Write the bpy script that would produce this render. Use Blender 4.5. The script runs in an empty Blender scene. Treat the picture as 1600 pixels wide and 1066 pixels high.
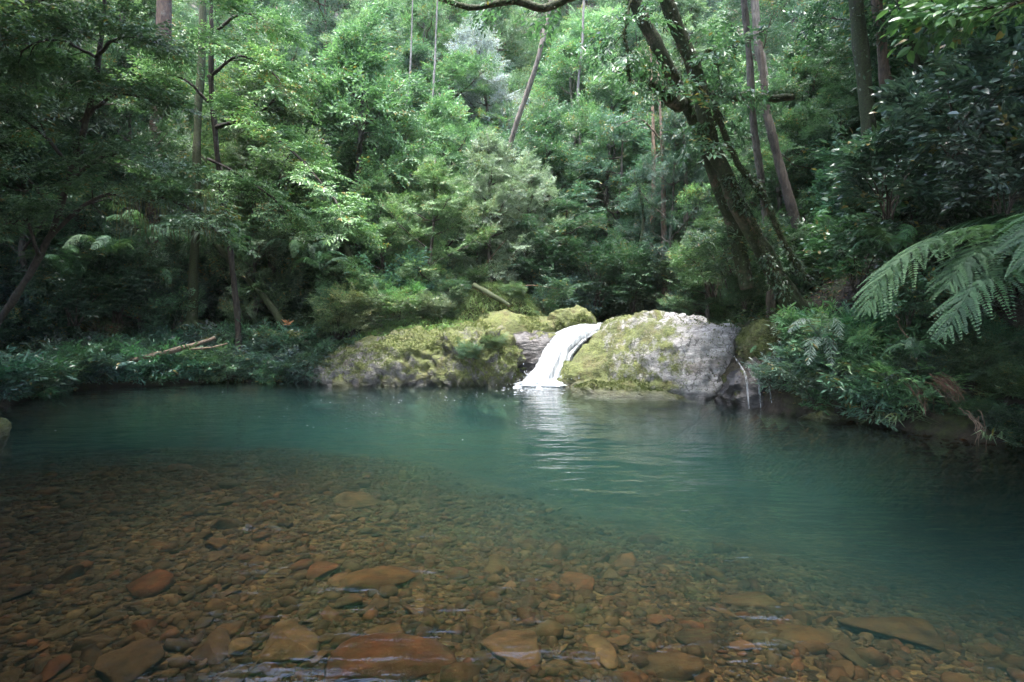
import bpy, bmesh, math, random
import numpy as np
R = math.radians

# ---------------------------------------------------------------- camera, world, sun, exposure
scene = bpy.context.scene
COL = scene.collection
F = 889.0                                   # focal length in photo pixels (20 mm on 36 mm, 1600 px)
CAMZ = 1.7
PITCH = math.atan(48 / F)                   # horizon lies at photo row 485
cam_d = bpy.data.cameras.new('camera')
cam_d.lens = 20.0; cam_d.sensor_width = 36.0; cam_d.clip_start = 0.05; cam_d.clip_end = 1000
cam = bpy.data.objects.new('camera', cam_d); COL.objects.link(cam)
cam.location = (0, 0, CAMZ); cam.rotation_euler = (R(90) - PITCH, 0, 0)
scene.camera = cam

SUN_EL, SUN_AZ = R(81), R(205)              # azimuth: direction the sun stands in, clockwise from +Y
world = bpy.data.worlds.new('World'); scene.world = world; world.use_nodes = True
wn = world.node_tree.nodes; wl = world.node_tree.links
bgn = wn['Background']
sky = wn.new('ShaderNodeTexSky'); sky.sky_type = 'NISHITA'; sky.sun_disc = False
sky.sun_elevation = SUN_EL; sky.sun_rotation = SUN_AZ
sky.air_density = 1.0; sky.dust_density = 3.0; sky.ozone_density = 0.6
wl.new(sky.outputs[0], bgn.inputs[0]); bgn.inputs[1].default_value = 0.15

sun_d = bpy.data.lights.new('sun', 'SUN'); sun_d.energy = 1.4; sun_d.angle = R(14); sun_d.color = (1.0, 0.985, 0.96)
sun = bpy.data.objects.new('sun', sun_d); COL.objects.link(sun)
sun.location = (0, -5, 40)
sun.rotation_euler = (R(90) - SUN_EL, 0, math.pi - SUN_AZ)

vs = scene.view_settings
vs.view_transform = 'Standard'; vs.look = 'None'; vs.gamma = 1.0; vs.use_curve_mapping = False
vs.exposure = 3.4
scene.render.engine = 'CYCLES'
cy = scene.cycles
cy.use_denoising = True
cy.adaptive_threshold = 0.025; cy.max_bounces = 6; cy.diffuse_bounces = 3; cy.glossy_bounces = 2; cy.transmission_bounces = 4
cy.transparent_max_bounces = 12; cy.volume_bounces = 1
cy.sample_clamp_indirect = 6.0

# ---------------------------------------------------------------- helpers
rng = np.random.default_rng(7)
ct, st = math.cos(PITCH), math.sin(PITCH)
def ray(px, py):
    a = (px - 800) / F; b = (533 - py) / F
    return np.array([a, ct + b * st, -st + b * ct])
def P(px, py, Y):                            # the place at depth Y that the photo shows at (px, py)
    d = ray(px, py); return np.array([0, 0, CAMZ]) + d * (Y / d[1])
def G(px, py, z=0.0):                        # the place at height z that the photo shows at (px, py)
    d = ray(px, py); return np.array([0, 0, CAMZ]) + d * ((z - CAMZ) / d[2])
def pix(p):
    q = np.asarray(p) - np.array([0, 0, CAMZ]); dz = q[1] * ct - q[2] * st
    return 800 + F * q[0] / dz, 533 - F * (q[1] * st + q[2] * ct) / dz

_tab = rng.random((64, 64, 64)).astype(np.float64)
def vnoise(p):
    p = np.asarray(p, float); i = np.floor(p).astype(int); f = p - i; f = f * f * (3 - 2 * f)
    x0, y0, z0 = (i[..., k] & 63 for k in range(3)); x1, y1, z1 = ((i[..., k] + 1) & 63 for k in range(3))
    fx, fy, fz = f[..., 0], f[..., 1], f[..., 2]
    def l(a, b, t): return a + (b - a) * t
    return l(l(l(_tab[x0, y0, z0], _tab[x1, y0, z0], fx), l(_tab[x0, y1, z0], _tab[x1, y1, z0], fx), fy),
             l(l(_tab[x0, y0, z1], _tab[x1, y0, z1], fx), l(_tab[x0, y1, z1], _tab[x1, y1, z1], fx), fy), fz) * 2 - 1
def fbm(p, o=4, g=0.5):
    a, s, r = 1.0, 1.0, 0
    for _ in range(o): r = r + a * vnoise(np.asarray(p) * s + 7.3 * s); a *= g; s *= 2.03
    return r
def v2(x, y, s, z=0.0):
    x, y = np.broadcast_arrays(np.asarray(x, float), np.asarray(y, float)); return np.stack([x * s, y * s, np.full_like(x, z)], -1)
def nrm(v): return v / np.maximum(np.linalg.norm(v, axis=-1, keepdims=True), 1e-9)
def sstep(a, b, x): t = np.clip((x - a) / (b - a), 0, 1); return t * t * (3 - 2 * t)

class MB:
    """collects vertices and faces; build() links them as ONE mesh object"""
    def __init__(s): s.v = []; s.f = []; s.c = []; s.n = 0
    def add(s, v, f, c=0.5):
        v = np.asarray(v, float).reshape(-1, 3); f = np.asarray(f, int)
        s.v.append(v); s.f.append(f + s.n); s.c.append(np.broadcast_to(np.asarray(c, float), (len(v),))); s.n += len(v)
    def mesh(s, name, mat, smooth=False, origin=(0, 0, 0)):
        me = bpy.data.meshes.new(name)
        v = np.concatenate(s.v) - np.asarray(origin)
        li = np.concatenate([f.ravel() for f in s.f]); tot = np.concatenate([np.full(len(f), f.shape[1]) for f in s.f])
        ls = np.concatenate([[0], np.cumsum(tot)[:-1]])
        me.vertices.add(len(v)); me.vertices.foreach_set('co', v.astype(np.float32).ravel())
        me.loops.add(len(li)); me.loops.foreach_set('vertex_index', li.astype(np.int32))
        me.polygons.add(len(tot)); me.polygons.foreach_set('loop_start', ls.astype(np.int32))
        me.polygons.foreach_set('use_smooth', np.full(len(tot), smooth))
        a = me.attributes.new('tint', 'FLOAT', 'POINT'); a.data.foreach_set('value', np.concatenate(s.c).astype(np.float32))
        me.update(calc_edges=True); me.materials.append(mat)
        return me
    def build(s, name, mat, parent=None, origin=(0, 0, 0), smooth=False, color=None):
        return link(name, s.mesh(name, mat, smooth, origin), parent, color)
def link(name, me, parent=None, color=None):
    o = bpy.data.objects.new(name, me); COL.objects.link(o)
    if parent is not None: o.parent = parent
    if color is not None: o.color = (*color, 1)
    return o
def tag(o, label=None, cat=None, group=None, kind=None):
    if label: o['label'] = label
    if cat: o['category'] = cat
    if group: o['group'] = group
    if kind: o['kind'] = kind
    return o
def thing(name, label, cat, loc, group=None, rz=0.0, sc=1.0):
    o = bpy.data.objects.new(name, None); COL.objects.link(o)
    o.location = loc; o.rotation_euler = (0, 0, rz); o.scale = sc if hasattr(sc, '__len__') else (sc,) * 3
    o.empty_display_size = 0.2
    return tag(o, label, cat, group)

def spline(pts, n):
    """Catmull-Rom through the points"""
    p = np.asarray(pts, float); p = np.vstack([2 * p[0] - p[1], p, 2 * p[-1] - p[-2]])
    k = len(p) - 3; t = np.linspace(0, k - 1e-6, n); i = t.astype(int); u = (t - i)[:, None]
    a, b, c, d = p[i], p[i + 1], p[i + 2], p[i + 3]
    return 0.5 * ((2 * b) + (c - a) * u + (2 * a - 5 * b + 4 * c - d) * u ** 2 + (3 * b - a - 3 * c + d) * u ** 3)
def tube(mb, path, rad, sides=8, bump=0.0, seed=0.0, cap=True, tint=0.5):
    path = np.asarray(path, float); n = len(path); rad = np.broadcast_to(np.asarray(rad, float), (n,))
    t = nrm(np.gradient(path, axis=0)); ref = np.tile([0.31, 0.17, 0.93], (n, 1)); ref[np.abs(t[:, 2]) > 0.8] = [0.96, 0.2, 0.1]
    m = np.abs(t[:, 2]).mean(); ref[:] = [0.96, 0.2, 0.1] if m > 0.5 else [0.31, 0.17, 0.93]
    u = nrm(np.cross(ref, t)); w = np.cross(t, u)
    a = np.linspace(0, 2 * math.pi, sides, endpoint=False)
    ring = u[:, None] * np.cos(a)[None, :, None] + w[:, None] * np.sin(a)[None, :, None]
    rr = np.repeat(rad[:, None], sides, 1)
    if bump > 0:
        q = path[:, None] + ring * rad[:, None, None]
        rr = rr * (1 + bump * fbm(q * np.array([5, 5, 1.6]) + seed, 3))
    v = path[:, None] + ring * rr[:, :, None]
    i = np.arange(n - 1)[:, None] * sides; j = np.arange(sides)[None]; k = (j + 1) % sides
    f = np.stack([i + j, i + k, i + sides + k, i + sides + j], -1).reshape(-1, 4)
    mb.add(v.reshape(-1, 3), f, tint)
    if cap:
        b = mb.n - n * sides
        mb.v.append(path[[0, -1]]); mb.c.append(np.full(2, tint)); c0, c1 = mb.n, mb.n + 1; mb.n += 2
        jj = np.arange(sides); kk = (jj + 1) % sides
        mb.f.append(np.stack([b + kk, b + jj, np.full(sides, c0)], -1))
        e = b + (n - 1) * sides
        mb.f.append(np.stack([e + jj, e + kk, np.full(sides, c1)], -1))

# ---------------------------------------------------------------- leaves
def leaves(mb, p, d, n, L, W, tint, fold=0.18, droop=0.12, fine=False):
    d = nrm(d); s = nrm(np.cross(n, d)); n = np.cross(d, s); L = L[:, None]; W = W[:, None]; k = len(p)
    if not fine:
        m = p + d * L * 0.45
        v = np.stack([p, m + s * W * .5 + n * W * fold, p + d * L - n * L * droop, m - s * W * .5 + n * W * fold], 1)
        b = np.arange(k)[:, None] * 4
        f = np.concatenate([b + [0, 2, 1], b + [0, 3, 2]]); mb.add(v.reshape(-1, 3), f, np.repeat(tint, 4))
    else:
        def at(t, w, sg): return p + d * L * t - n * L * droop * t * t + s * W * w * sg + n * W * fold * abs(sg) * w * 2
        v = np.stack([p, at(.3, .42, 1), at(.3, 0, 0), at(.3, .42, -1), at(.66, .4, 1), at(.66, 0, 0), at(.66, .4, -1), at(1, 0, 0)], 1)
        b = np.arange(k)[:, None] * 8
        f3 = np.concatenate([b + [0, 2, 1], b + [0, 3, 2], b + [4, 5, 7], b + [5, 6, 7]])
        f4 = np.concatenate([b + [1, 2, 5, 4], b + [2, 3, 6, 5]])
        mb.add(v.reshape(-1, 3), f3, np.repeat(tint, 8)); mb.f.append(f4 + (mb.n - len(v.reshape(-1, 3))))

def make_spray(seed, length=0.6, ntw=6, per=6, leaf=0.12, asp=0.42, droop=0.25, jit=0.45):
    """one leafy twig along +X: arrays of leaf base, axis, normal, length, tint"""
    r = np.random.default_rng(seed); p, d, L = [], [], []
    def axis(o, di, ln, k):
        for q in range(k):
            t = (q + 0.6 + r.uniform(-.3, .3)) / k; sg = 1 if q % 2 else -1
            pos = o + di * ln * t + np.array([0, 0, -droop * (ln * t) ** 2 / length])
            a = R(r.uniform(35, 65)) * sg * (1 - 0.75 * (t > 0.93))
            dd = np.array([di[0] * math.cos(a) - di[1] * math.sin(a), di[0] * math.sin(a) + di[1] * math.cos(a), r.uniform(-.55, .12)])
            p.append(pos); d.append(dd); L.append(leaf * r.uniform(.6, 1.15))
    axis(np.zeros(3), np.array([1., 0, 0]), length, per + 4)
    for q in range(ntw):
        t = 0.15 + 0.75 * q / ntw; sg = 1 if q % 2 else -1; a = R(r.uniform(30, 60)) * sg
        axis(np.array([t * length, 0, r.uniform(-.04, .04) * length]), np.array([math.cos(a), math.sin(a), r.uniform(-.1, .15)]), length * (0.62 - .35 * t), per)
    p, d, L = np.array(p), np.array(d), np.array(L)
    n = nrm(np.array([0, 0, 1.]) + r.normal(0, jit, (len(p), 3)))
    return p, d, n, L, asp, r.random(len(p))
def place_sprays(mb, bank, T, D, S, r, fine=False, updir=(0, 0, 1), fold=.18, droop=.12, wild=.28):
    """copies of the twigs at T along D, scaled by S"""
    T, D, S = np.asarray(T), nrm(np.asarray(D)), np.asarray(S)
    up = np.asarray(updir) + r.normal(0, wild, D.shape); Yv = nrm(np.cross(up, D)); Zv = np.cross(D, Yv)
    M = np.stack([D, Yv, Zv], -1)
    w = r.integers(0, len(bank), len(T)); sh = r.normal(0, .14, len(T))
    for k, (p, d, n, L, asp, tn) in enumerate(bank):
        q = np.where(w == k)[0]
        if not len(q): continue
        pp = np.einsum('kij,lj->kli', M[q], p) * S[q, None, None] + T[q, None]
        dd = np.einsum('kij,lj->kli', M[q], d); nn = np.einsum('kij,lj->kli', M[q], n)
        LL = (L[None] * S[q, None]); tt = np.clip(tn[None] * .75 + .12 + sh[q, None], 0, 1)
        leaves(mb, pp.reshape(-1, 3), dd.reshape(-1, 3), nn.reshape(-1, 3), LL.ravel(), LL.ravel() * asp, tt.ravel(), fine=fine, fold=fold, droop=droop)
BANK = {
    'mid': [make_spray(s, .6, 6, 6, .12, .42) for s in range(6)],
    'small': [make_spray(20 + s, .55, 7, 8, .08, .45, .2) for s in range(6)],
    'narrow': [make_spray(40 + s, .6, 6, 6, .15, .26, .4) for s in range(6)],
    'big': [make_spray(60 + s, .75, 5, 5, .19, .5, .3) for s in range(6)],
    'tiny': [make_spray(80 + s, .5, 9, 10, .05, .5, .2) for s in range(6)],
    'lance': [make_spray(100 + s, .3, 3, 4, .13, .28, .3, .35) for s in range(6)],
}
def dress(wood, T, D, path, r, nsub, sublen, nspr, start=.3, rise=.15, wr=.012, woody=True):
    """side branches and leaf-twig positions along a limb"""
    n = len(path); tg = nrm(np.gradient(path, axis=0))
    for q in range(nsub):
        t = start + (1 - start) * (q + r.uniform(0, .9)) / nsub; i = min(int(t * (n - 1)), n - 1)
        a = R(r.uniform(25, 75)) * (1 if q % 2 else -1); h = tg[i]
        perp = nrm(np.cross([0, 0, 1.], h) + 1e-6)
        d = nrm(h * math.cos(a) + perp * math.sin(a) + np.array([0, 0, rise + r.uniform(-.25, .25)]))
        ln = sublen * r.uniform(.6, 1.15) * (1.15 - .6 * t)
        s = np.linspace(0, 1, 5)[:, None]
        sub = path[i] + d * ln * s + np.array([0, 0, -.18 * ln]) * s ** 2 + np.cumsum(r.normal(0, .03 * ln, (5, 3)), 0) * (s > 0)
        if woody: tube(wood, sub, np.linspace(wr, wr * .3, 5), 4, cap=False)
        for k in range(nspr):
            u = .15 + .85 * (k + r.uniform(0, .9)) / nspr; j = u * 4; ji = min(int(j), 3)
            pos = sub[ji] + (sub[ji + 1] - sub[ji]) * (j - ji)
            aa = R(r.uniform(-70, 70)) * (1 - .6 * u)
            e = np.array([d[0] * math.cos(aa) - d[1] * math.sin(aa), d[0] * math.sin(aa) + d[1] * math.cos(aa), d[2] * .6 + r.uniform(-.35, .3)])
            T.append(pos); D.append(e)
def wobble_path(a, b, n, r, amp, sag=0.0):
    s = np.linspace(0, 1, n)[:, None]; p = a + (b - a) * s
    w = np.cumsum(r.normal(0, 1, (n, 3)), 0); w = w - w[0] - (w[-1] - w[0]) * s
    p = p + w * amp; p[:, 2] += sag * (4 * s[:, 0] * (1 - s[:, 0])); return p

# ---------------------------------------------------------------- materials
def newmat(name):
    m = bpy.data.materials.new(name); m.use_nodes = True; nt = m.node_tree; nt.nodes.clear()
    return m, nt.nodes, nt.links
def nd(N, t, **kw):
    n = N.new(t)
    for k, v in kw.items():
        if k.startswith('i_'): n.inputs[k[2:].replace('_', ' ')].default_value = v
        elif isinstance(k, str): setattr(n, k, v)
    return n
def ramp(N, stops, interp='LINEAR'):
    n = N.new('ShaderNodeValToRGB'); e = n.color_ramp.elements; n.color_ramp.interpolation = interp
    while len(e) < len(stops): e.new(0.5)
    for k, (p, c) in enumerate(stops): e[k].position = p; e[k].color = (*c, 1) if len(c) == 3 else c
    return n
def g(v): return (v, v, v)
def noise(N, L, vec, scale, detail=4, rough=.55, dist=0.0):
    n = N.new('ShaderNodeTexNoise'); n.inputs['Scale'].default_value = scale; n.inputs['Detail'].default_value = detail
    n.inputs['Roughness'].default_value = rough; n.inputs['Distortion'].default_value = dist; L.new(vec, n.inputs['Vector']); return n.outputs['Fac']
def mixc(N, L, f, a, b, mode='MIX'):
    n = N.new('ShaderNodeMix'); n.data_type = 'RGBA'; n.blend_type = mode
    for sock, v in ((n.inputs[0], f), (n.inputs[6], a), (n.inputs[7], b)):
        if hasattr(v, 'links'): L.new(v, sock)
        else: sock.default_value = v if not hasattr(v, '__len__') else (*v[:3], 1)
    return n.outputs[2]
def math_(N, L, op, a, b=None, c=None, clamp=False):
    n = N.new('ShaderNodeMath'); n.operation = op; n.use_clamp = clamp
    for k, v in enumerate((a, b, c)):
        if v is None: continue
        if hasattr(v, 'links'): L.new(v, n.inputs[k])
        else: n.inputs[k].default_value = v
    return n.outputs[0]
def bump(N, L, h, strength=.4, dist=.05, normal=None):
    n = N.new('ShaderNodeBump'); n.inputs['Strength'].default_value = strength; n.inputs['Distance'].default_value = dist
    L.new(h, n.inputs['Height'])
    if normal is not None: L.new(normal, n.inputs['Normal'])
    return n.outputs[0]

def leaf_material(name, rough=.42, transl=.3, spec=.5, hue=.03):
    m, N, L = newmat(name)
    oi = N.new('ShaderNodeObjectInfo'); at = nd(N, 'ShaderNodeAttribute', attribute_name='tint')
    hv = N.new('ShaderNodeHueSaturation'); hv.inputs['Saturation'].default_value = .88; L.new(oi.outputs['Color'], hv.inputs['Color'])
    L.new(math_(N, L, 'MULTIPLY_ADD', at.outputs['Fac'], -hue * 2, .5 + hue), hv.inputs['Hue'])
    L.new(math_(N, L, 'MULTIPLY_ADD', at.outputs['Fac'], 1.1, .5), hv.inputs['Value'])
    old = ramp(N, [(.955, g(0)), (.965, g(1))]); L.new(at.outputs['Fac'], old.inputs[0])
    rv = math_(N, L, 'MULTIPLY_ADD', oi.outputs['Random'], .5, .75)
    col = mixc(N, L, 1.0, mixc(N, L, old.outputs[0], hv.outputs[0], (.2, .16, .05)), rv, 'MULTIPLY')
    pb = nd(N, 'ShaderNodeBsdfPrincipled'); L.new(col, pb.inputs['Base Color'])
    pb.inputs['Roughness'].default_value = rough; pb.inputs['Specular IOR Level'].default_value = spec
    tr = N.new('ShaderNodeBsdfTranslucent'); L.new(mixc(N, L, 1.0, col, (1.25, 1.5, .8), 'MULTIPLY'), tr.inputs[0])
    mx = N.new('ShaderNodeMixShader'); mx.inputs[0].default_value = transl
    L.new(pb.outputs[0], mx.inputs[1]); L.new(tr.outputs[0], mx.inputs[2])
    out = N.new('ShaderNodeOutputMaterial'); L.new(mx.outputs[0], out.inputs[0]); return m
LEAF = leaf_material('leaf', .4, .26, .5)
LEAF_GLOSS = leaf_material('glossy_leaf', .3, .2, .6)
FERN = leaf_material('fern_leaf', .55, .3, .18)
GRASS = leaf_material('grass_blade', .45, .35, .4)

def bark_material(name, moss=.5, mosscol=(.032, .045, .013)):
    m, N, L = newmat(name)
    tc = N.new('ShaderNodeNewGeometry'); pos = tc.outputs['Position']
    oi = N.new('ShaderNodeObjectInfo')
    mp = N.new('ShaderNodeMapping'); mp.inputs['Scale'].default_value = (1, 1, .25); L.new(pos, mp.inputs['Vector'])
    n1 = noise(N, L, mp.outputs[0], 22, 6, .65); n2 = noise(N, L, pos, 2.3, 4); n3 = noise(N, L, pos, 7, 6, .65)
    r1 = ramp(N, [(.32, g(.3)), (.68, g(1.7))]); L.new(n1, r1.inputs[0])
    base = mixc(N, L, 1.0, oi.outputs['Color'], r1.outputs[0], 'MULTIPLY')
    pale = ramp(N, [(.58, g(0)), (.68, g(1))]); L.new(n3, pale.inputs[0])
    base = mixc(N, L, math_(N, L, 'MULTIPLY', pale.outputs[0], .35), base, (.15, .16, .135))
    sep = N.new('ShaderNodeSeparateXYZ'); L.new(tc.outputs['Normal'], sep.inputs[0])
    mf = math_(N, L, 'ADD', math_(N, L, 'MULTIPLY_ADD', n2, 1.4, math_(N, L, 'MULTIPLY', n3, .8)), math_(N, L, 'MULTIPLY', sep.outputs[2], .35))
    mr = ramp(N, [(1.35 - moss * .9 - .1, g(0)), (min(1.35 - moss * .9 + .15, 1), g(1))]); L.new(mf, mr.inputs[0])
    mc = ramp(N, [(.3, tuple(c * .6 for c in mosscol)), (.75, tuple(c * 1.7 for c in mosscol))]); L.new(noise(N, L, pos, 35, 3), mc.inputs[0])
    col = mixc(N, L, mr.outputs[0], base, mc.outputs[0])
    pb = nd(N, 'ShaderNodeBsdfPrincipled', i_Roughness=.85); L.new(col, pb.inputs['Base Color'])
    L.new(bump(N, L, math_(N, L, 'ADD', n1, math_(N, L, 'MULTIPLY', noise(N, L, pos, 60, 3), .5)), .7, .03), pb.inputs['Normal'])
    out = N.new('ShaderNodeOutputMaterial'); L.new(pb.outputs[0], out.inputs[0]); return m
BARK = bark_material('bark', .25)
BARK_MOSSY = bark_material('mossy_bark', .62, (.024, .034, .010))
BARK_LIGHT = bark_material('bare_bark', .12)

def rock_material(name, moss=.5, pale=.5, wet=False, grow=None):
    m, N, L = newmat(name)
    ge = N.new('ShaderNodeNewGeometry'); pos = ge.outputs['Position']
    sep = N.new('ShaderNodeSeparateXYZ'); L.new(ge.outputs['Normal'], sep.inputs[0])
    ps = N.new('ShaderNodeSeparateXYZ'); L.new(pos, ps.inputs[0])
    mp = N.new('ShaderNodeMapping'); mp.inputs['Rotation'].default_value = (R(20), R(35), R(15)); mp.inputs['Scale'].default_value = (1, 1, 3.2)
    L.new(pos, mp.inputs['Vector'])
    strata = noise(N, L, mp.outputs[0], 3.2, 7, .62); big = noise(N, L, pos, 1.1, 5, .6, .6); mid = noise(N, L, pos, 4.2, 6, .62, .4); fin = noise(N, L, pos, 26, 5, .65)
    r1 = ramp(N, [(.25, (.055, .052, .05)), (.48, (.15, .145, .135)), (.62, (.27, .265, .255)), (.8, (.42, .41, .4))])
    L.new(math_(N, L, 'MULTIPLY_ADD', strata, .6, math_(N, L, 'MULTIPLY_ADD', mid, .35, (pale - .5) * .5)), r1.inputs[0])
    br = ramp(N, [(.55, g(0)), (.72, g(1))]); L.new(noise(N, L, pos, 2.1, 4), br.inputs[0])
    rock = mixc(N, L, math_(N, L, 'MULTIPLY', br.outputs[0], .45), r1.outputs[0], (.16, .11, .075))
    lic = ramp(N, [(.62, g(0)), (.67, g(1))]); L.new(noise(N, L, pos, 9, 6, .7), lic.inputs[0])
    rock = mixc(N, L, math_(N, L, 'MULTIPLY', lic.outputs[0], .6 * pale), rock, (.5, .52, .5))
    dv = N.new('ShaderNodeVectorMath'); dv.operation = 'ADD'; dn = N.new('ShaderNodeTexNoise'); dn.inputs['Scale'].default_value = 3; L.new(pos, dn.inputs['Vector']); L.new(pos, dv.inputs[0]); L.new(dn.outputs['Color'], dv.inputs[1])
    ck = N.new('ShaderNodeTexVoronoi'); ck.feature = 'DISTANCE_TO_EDGE'; ck.inputs['Scale'].default_value = 1.5; L.new(dv.outputs[0], ck.inputs['Vector'])
    cr = ramp(N, [(0, g(.25)), (.035, g(1))]); L.new(ck.outputs['Distance'], cr.inputs[0])
    sp = ramp(N, [(.3, g(.6)), (.7, g(1.35))]); L.new(noise(N, L, pos, 38, 4, .7), sp.inputs[0])
    rock = mixc(N, L, 1.0, mixc(N, L, 1.0, rock, cr.outputs[0], 'MULTIPLY'), sp.outputs[0], 'MULTIPLY')
    mf = math_(N, L, 'ADD', math_(N, L, 'MULTIPLY_ADD', big, .9, math_(N, L, 'MULTIPLY', mid, .75)), math_(N, L, 'MULTIPLY_ADD', sep.outputs[2], .12, (fin_off := 0.0)))
    mf = math_(N, L, 'ADD', mf, math_(N, L, 'MULTIPLY_ADD', fin, .25, -.12))
    if grow: mf = math_(N, L, 'MULTIPLY_ADD', math_(N, L, 'SUBTRACT', ps.outputs[0], grow[0]), grow[1], mf)   # thicker moss towards the spray
    c = 1.42 - moss * .95
    mr = ramp(N, [(max(c - .07, 0), g(0)), (min(c + .07, 1), g(1))]); L.new(mf, mr.inputs[0])
    mc = ramp(N, [(.25, (.026, .032, .010)), (.5, (.068, .082, .022)), (.75, (.15, .165, .045))]); L.new(math_(N, L, 'MULTIPLY_ADD', noise(N, L, pos, 13, 5, .7), .6, math_(N, L, 'MULTIPLY', noise(N, L, pos, 1.7, 3), .4)), mc.inputs[0])
    ms = ramp(N, [(.32, g(.45)), (.7, g(1.5))]); L.new(noise(N, L, pos, 30, 4, .75), ms.inputs[0])
    brn = ramp(N, [(.5, g(0)), (.68, g(.55))]); L.new(noise(N, L, pos, 2.6, 5, .65), brn.inputs[0])
    mcol = mixc(N, L, 1.0, mixc(N, L, brn.outputs[0], mc.outputs[0], (.085, .065, .03)), ms.outputs[0], 'MULTIPLY')
    col = mixc(N, L, mr.outputs[0], rock, mcol)
    wl_ = math_(N, L, 'ADD', ps.outputs[2], math_(N, L, 'MULTIPLY', mid, -.22))
    wr_ = ramp(N, [(0.0, g(1)), (.12, g(0))]); L.new(math_(N, L, 'ADD', wl_, .06), wr_.inputs[0])
    wetf = wr_.outputs[0]
    if wet: wetf = math_(N, L, 'MAXIMUM', wetf, math_(N, L, 'SUBTRACT', 1.0, mr.outputs[0]))
    col = mixc(N, L, math_(N, L, 'MULTIPLY', wetf, .75 if not wet else .97), col, mixc(N, L, 1.0, col, (.28, .27, .26), 'MULTIPLY'))
    pb = nd(N, 'ShaderNodeBsdfPrincipled'); L.new(col, pb.inputs['Base Color'])
    L.new(math_(N, L, 'MULTIPLY_ADD', wetf, -.6, .9), pb.inputs['Roughness'])
    h = math_(N, L, 'ADD', math_(N, L, 'MULTIPLY', strata, 1.0), math_(N, L, 'MULTIPLY_ADD', fin, .3, math_(N, L, 'MULTIPLY', math_(N, L, 'MULTIPLY', noise(N, L, pos, 45, 3), mr.outputs[0]), .5)))
    L.new(bump(N, L, h, .8, .07), pb.inputs['Normal'])
    out = N.new('ShaderNodeOutputMaterial'); L.new(pb.outputs[0], out.inputs[0]); return m
ROCK_MOSS = rock_material('mossy_rock', .63, .4, grow=(-2.2, .05))
ROCK_PALE = rock_material('pale_rock', .54, .7, grow=(3.1, -.14))
ROCK_WET = rock_material('wet_rock', .42, .1, True)
ROCK_GREEN = rock_material('moss_covered_rock', .82, .4)

def soil_material():
    m, N, L = newmat('forest_soil')
    ge = N.new('ShaderNodeNewGeometry'); pos = ge.outputs['Position']
    r1 = ramp(N, [(.3, (.012, .010, .007)), (.55, (.035, .026, .016)), (.75, (.07, .05, .03))]); L.new(noise(N, L, pos, 6, 8, .7), r1.inputs[0])
    mo = ramp(N, [(.48, g(0)), (.6, g(1))]); L.new(noise(N, L, pos, 1.3, 6, .65), mo.inputs[0])
    mc = ramp(N, [(.3, (.018, .026, .007)), (.7, (.06, .075, .016))]); L.new(noise(N, L, pos, 17, 4), mc.inputs[0])
    col = mixc(N, L, mo.outputs[0], r1.outputs[0], mc.outputs[0])
    pb = nd(N, 'ShaderNodeBsdfPrincipled', i_Roughness=.9); L.new(col, pb.inputs['Base Color'])
    L.new(bump(N, L, noise(N, L, pos, 14, 8, .7), .9, .1), pb.inputs['Normal'])
    out = N.new('ShaderNodeOutputMaterial'); L.new(pb.outputs[0], out.inputs[0]); return m
SOIL = soil_material()

def bed_material():
    m, N, L = newmat('stream_bed_gravel')
    ge = N.new('ShaderNodeNewGeometry'); pos = ge.outputs['Position']
    mp = N.new('ShaderNodeMapping'); mp.inputs['Scale'].default_value = (1, 1.5, .2); L.new(pos, mp.inputs['Vector'])
    vo = N.new('ShaderNodeTexVoronoi'); vo.inputs['Scale'].default_value = 17; L.new(mp.outputs[0], vo.inputs['Vector'])
    sp = N.new('ShaderNodeSeparateColor'); L.new(vo.outputs['Color'], sp.inputs[0])
    r1 = ramp(N, [(0, (.02, .011, .006)), (.35, (.055, .032, .015)), (.6, (.085, .052, .024)), (.85, (.12, .08, .04)), (1, (.08, .028, .012))]); L.new(sp.outputs[0], r1.inputs[0])
    r2 = ramp(N, [(.3, (.3, .24, .16)), (.7, (.75, .6, .38))]); L.new(noise(N, L, pos, 1.4, 4), r2.inputs[0])
    col = mixc(N, L, 1.0, r1.outputs[0], r2.outputs[0], 'MULTIPLY')
    pb = nd(N, 'ShaderNodeBsdfPrincipled', i_Roughness=.7); pb.inputs['Specular IOR Level'].default_value = .04; L.new(col, pb.inputs['Base Color'])
    L.new(bump(N, L, vo.outputs['Distance'], .9, -.05), pb.inputs['Normal'])
    out = N.new('ShaderNodeOutputMaterial'); L.new(pb.outputs[0], out.inputs[0]); return m
BED = bed_material()
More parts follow.
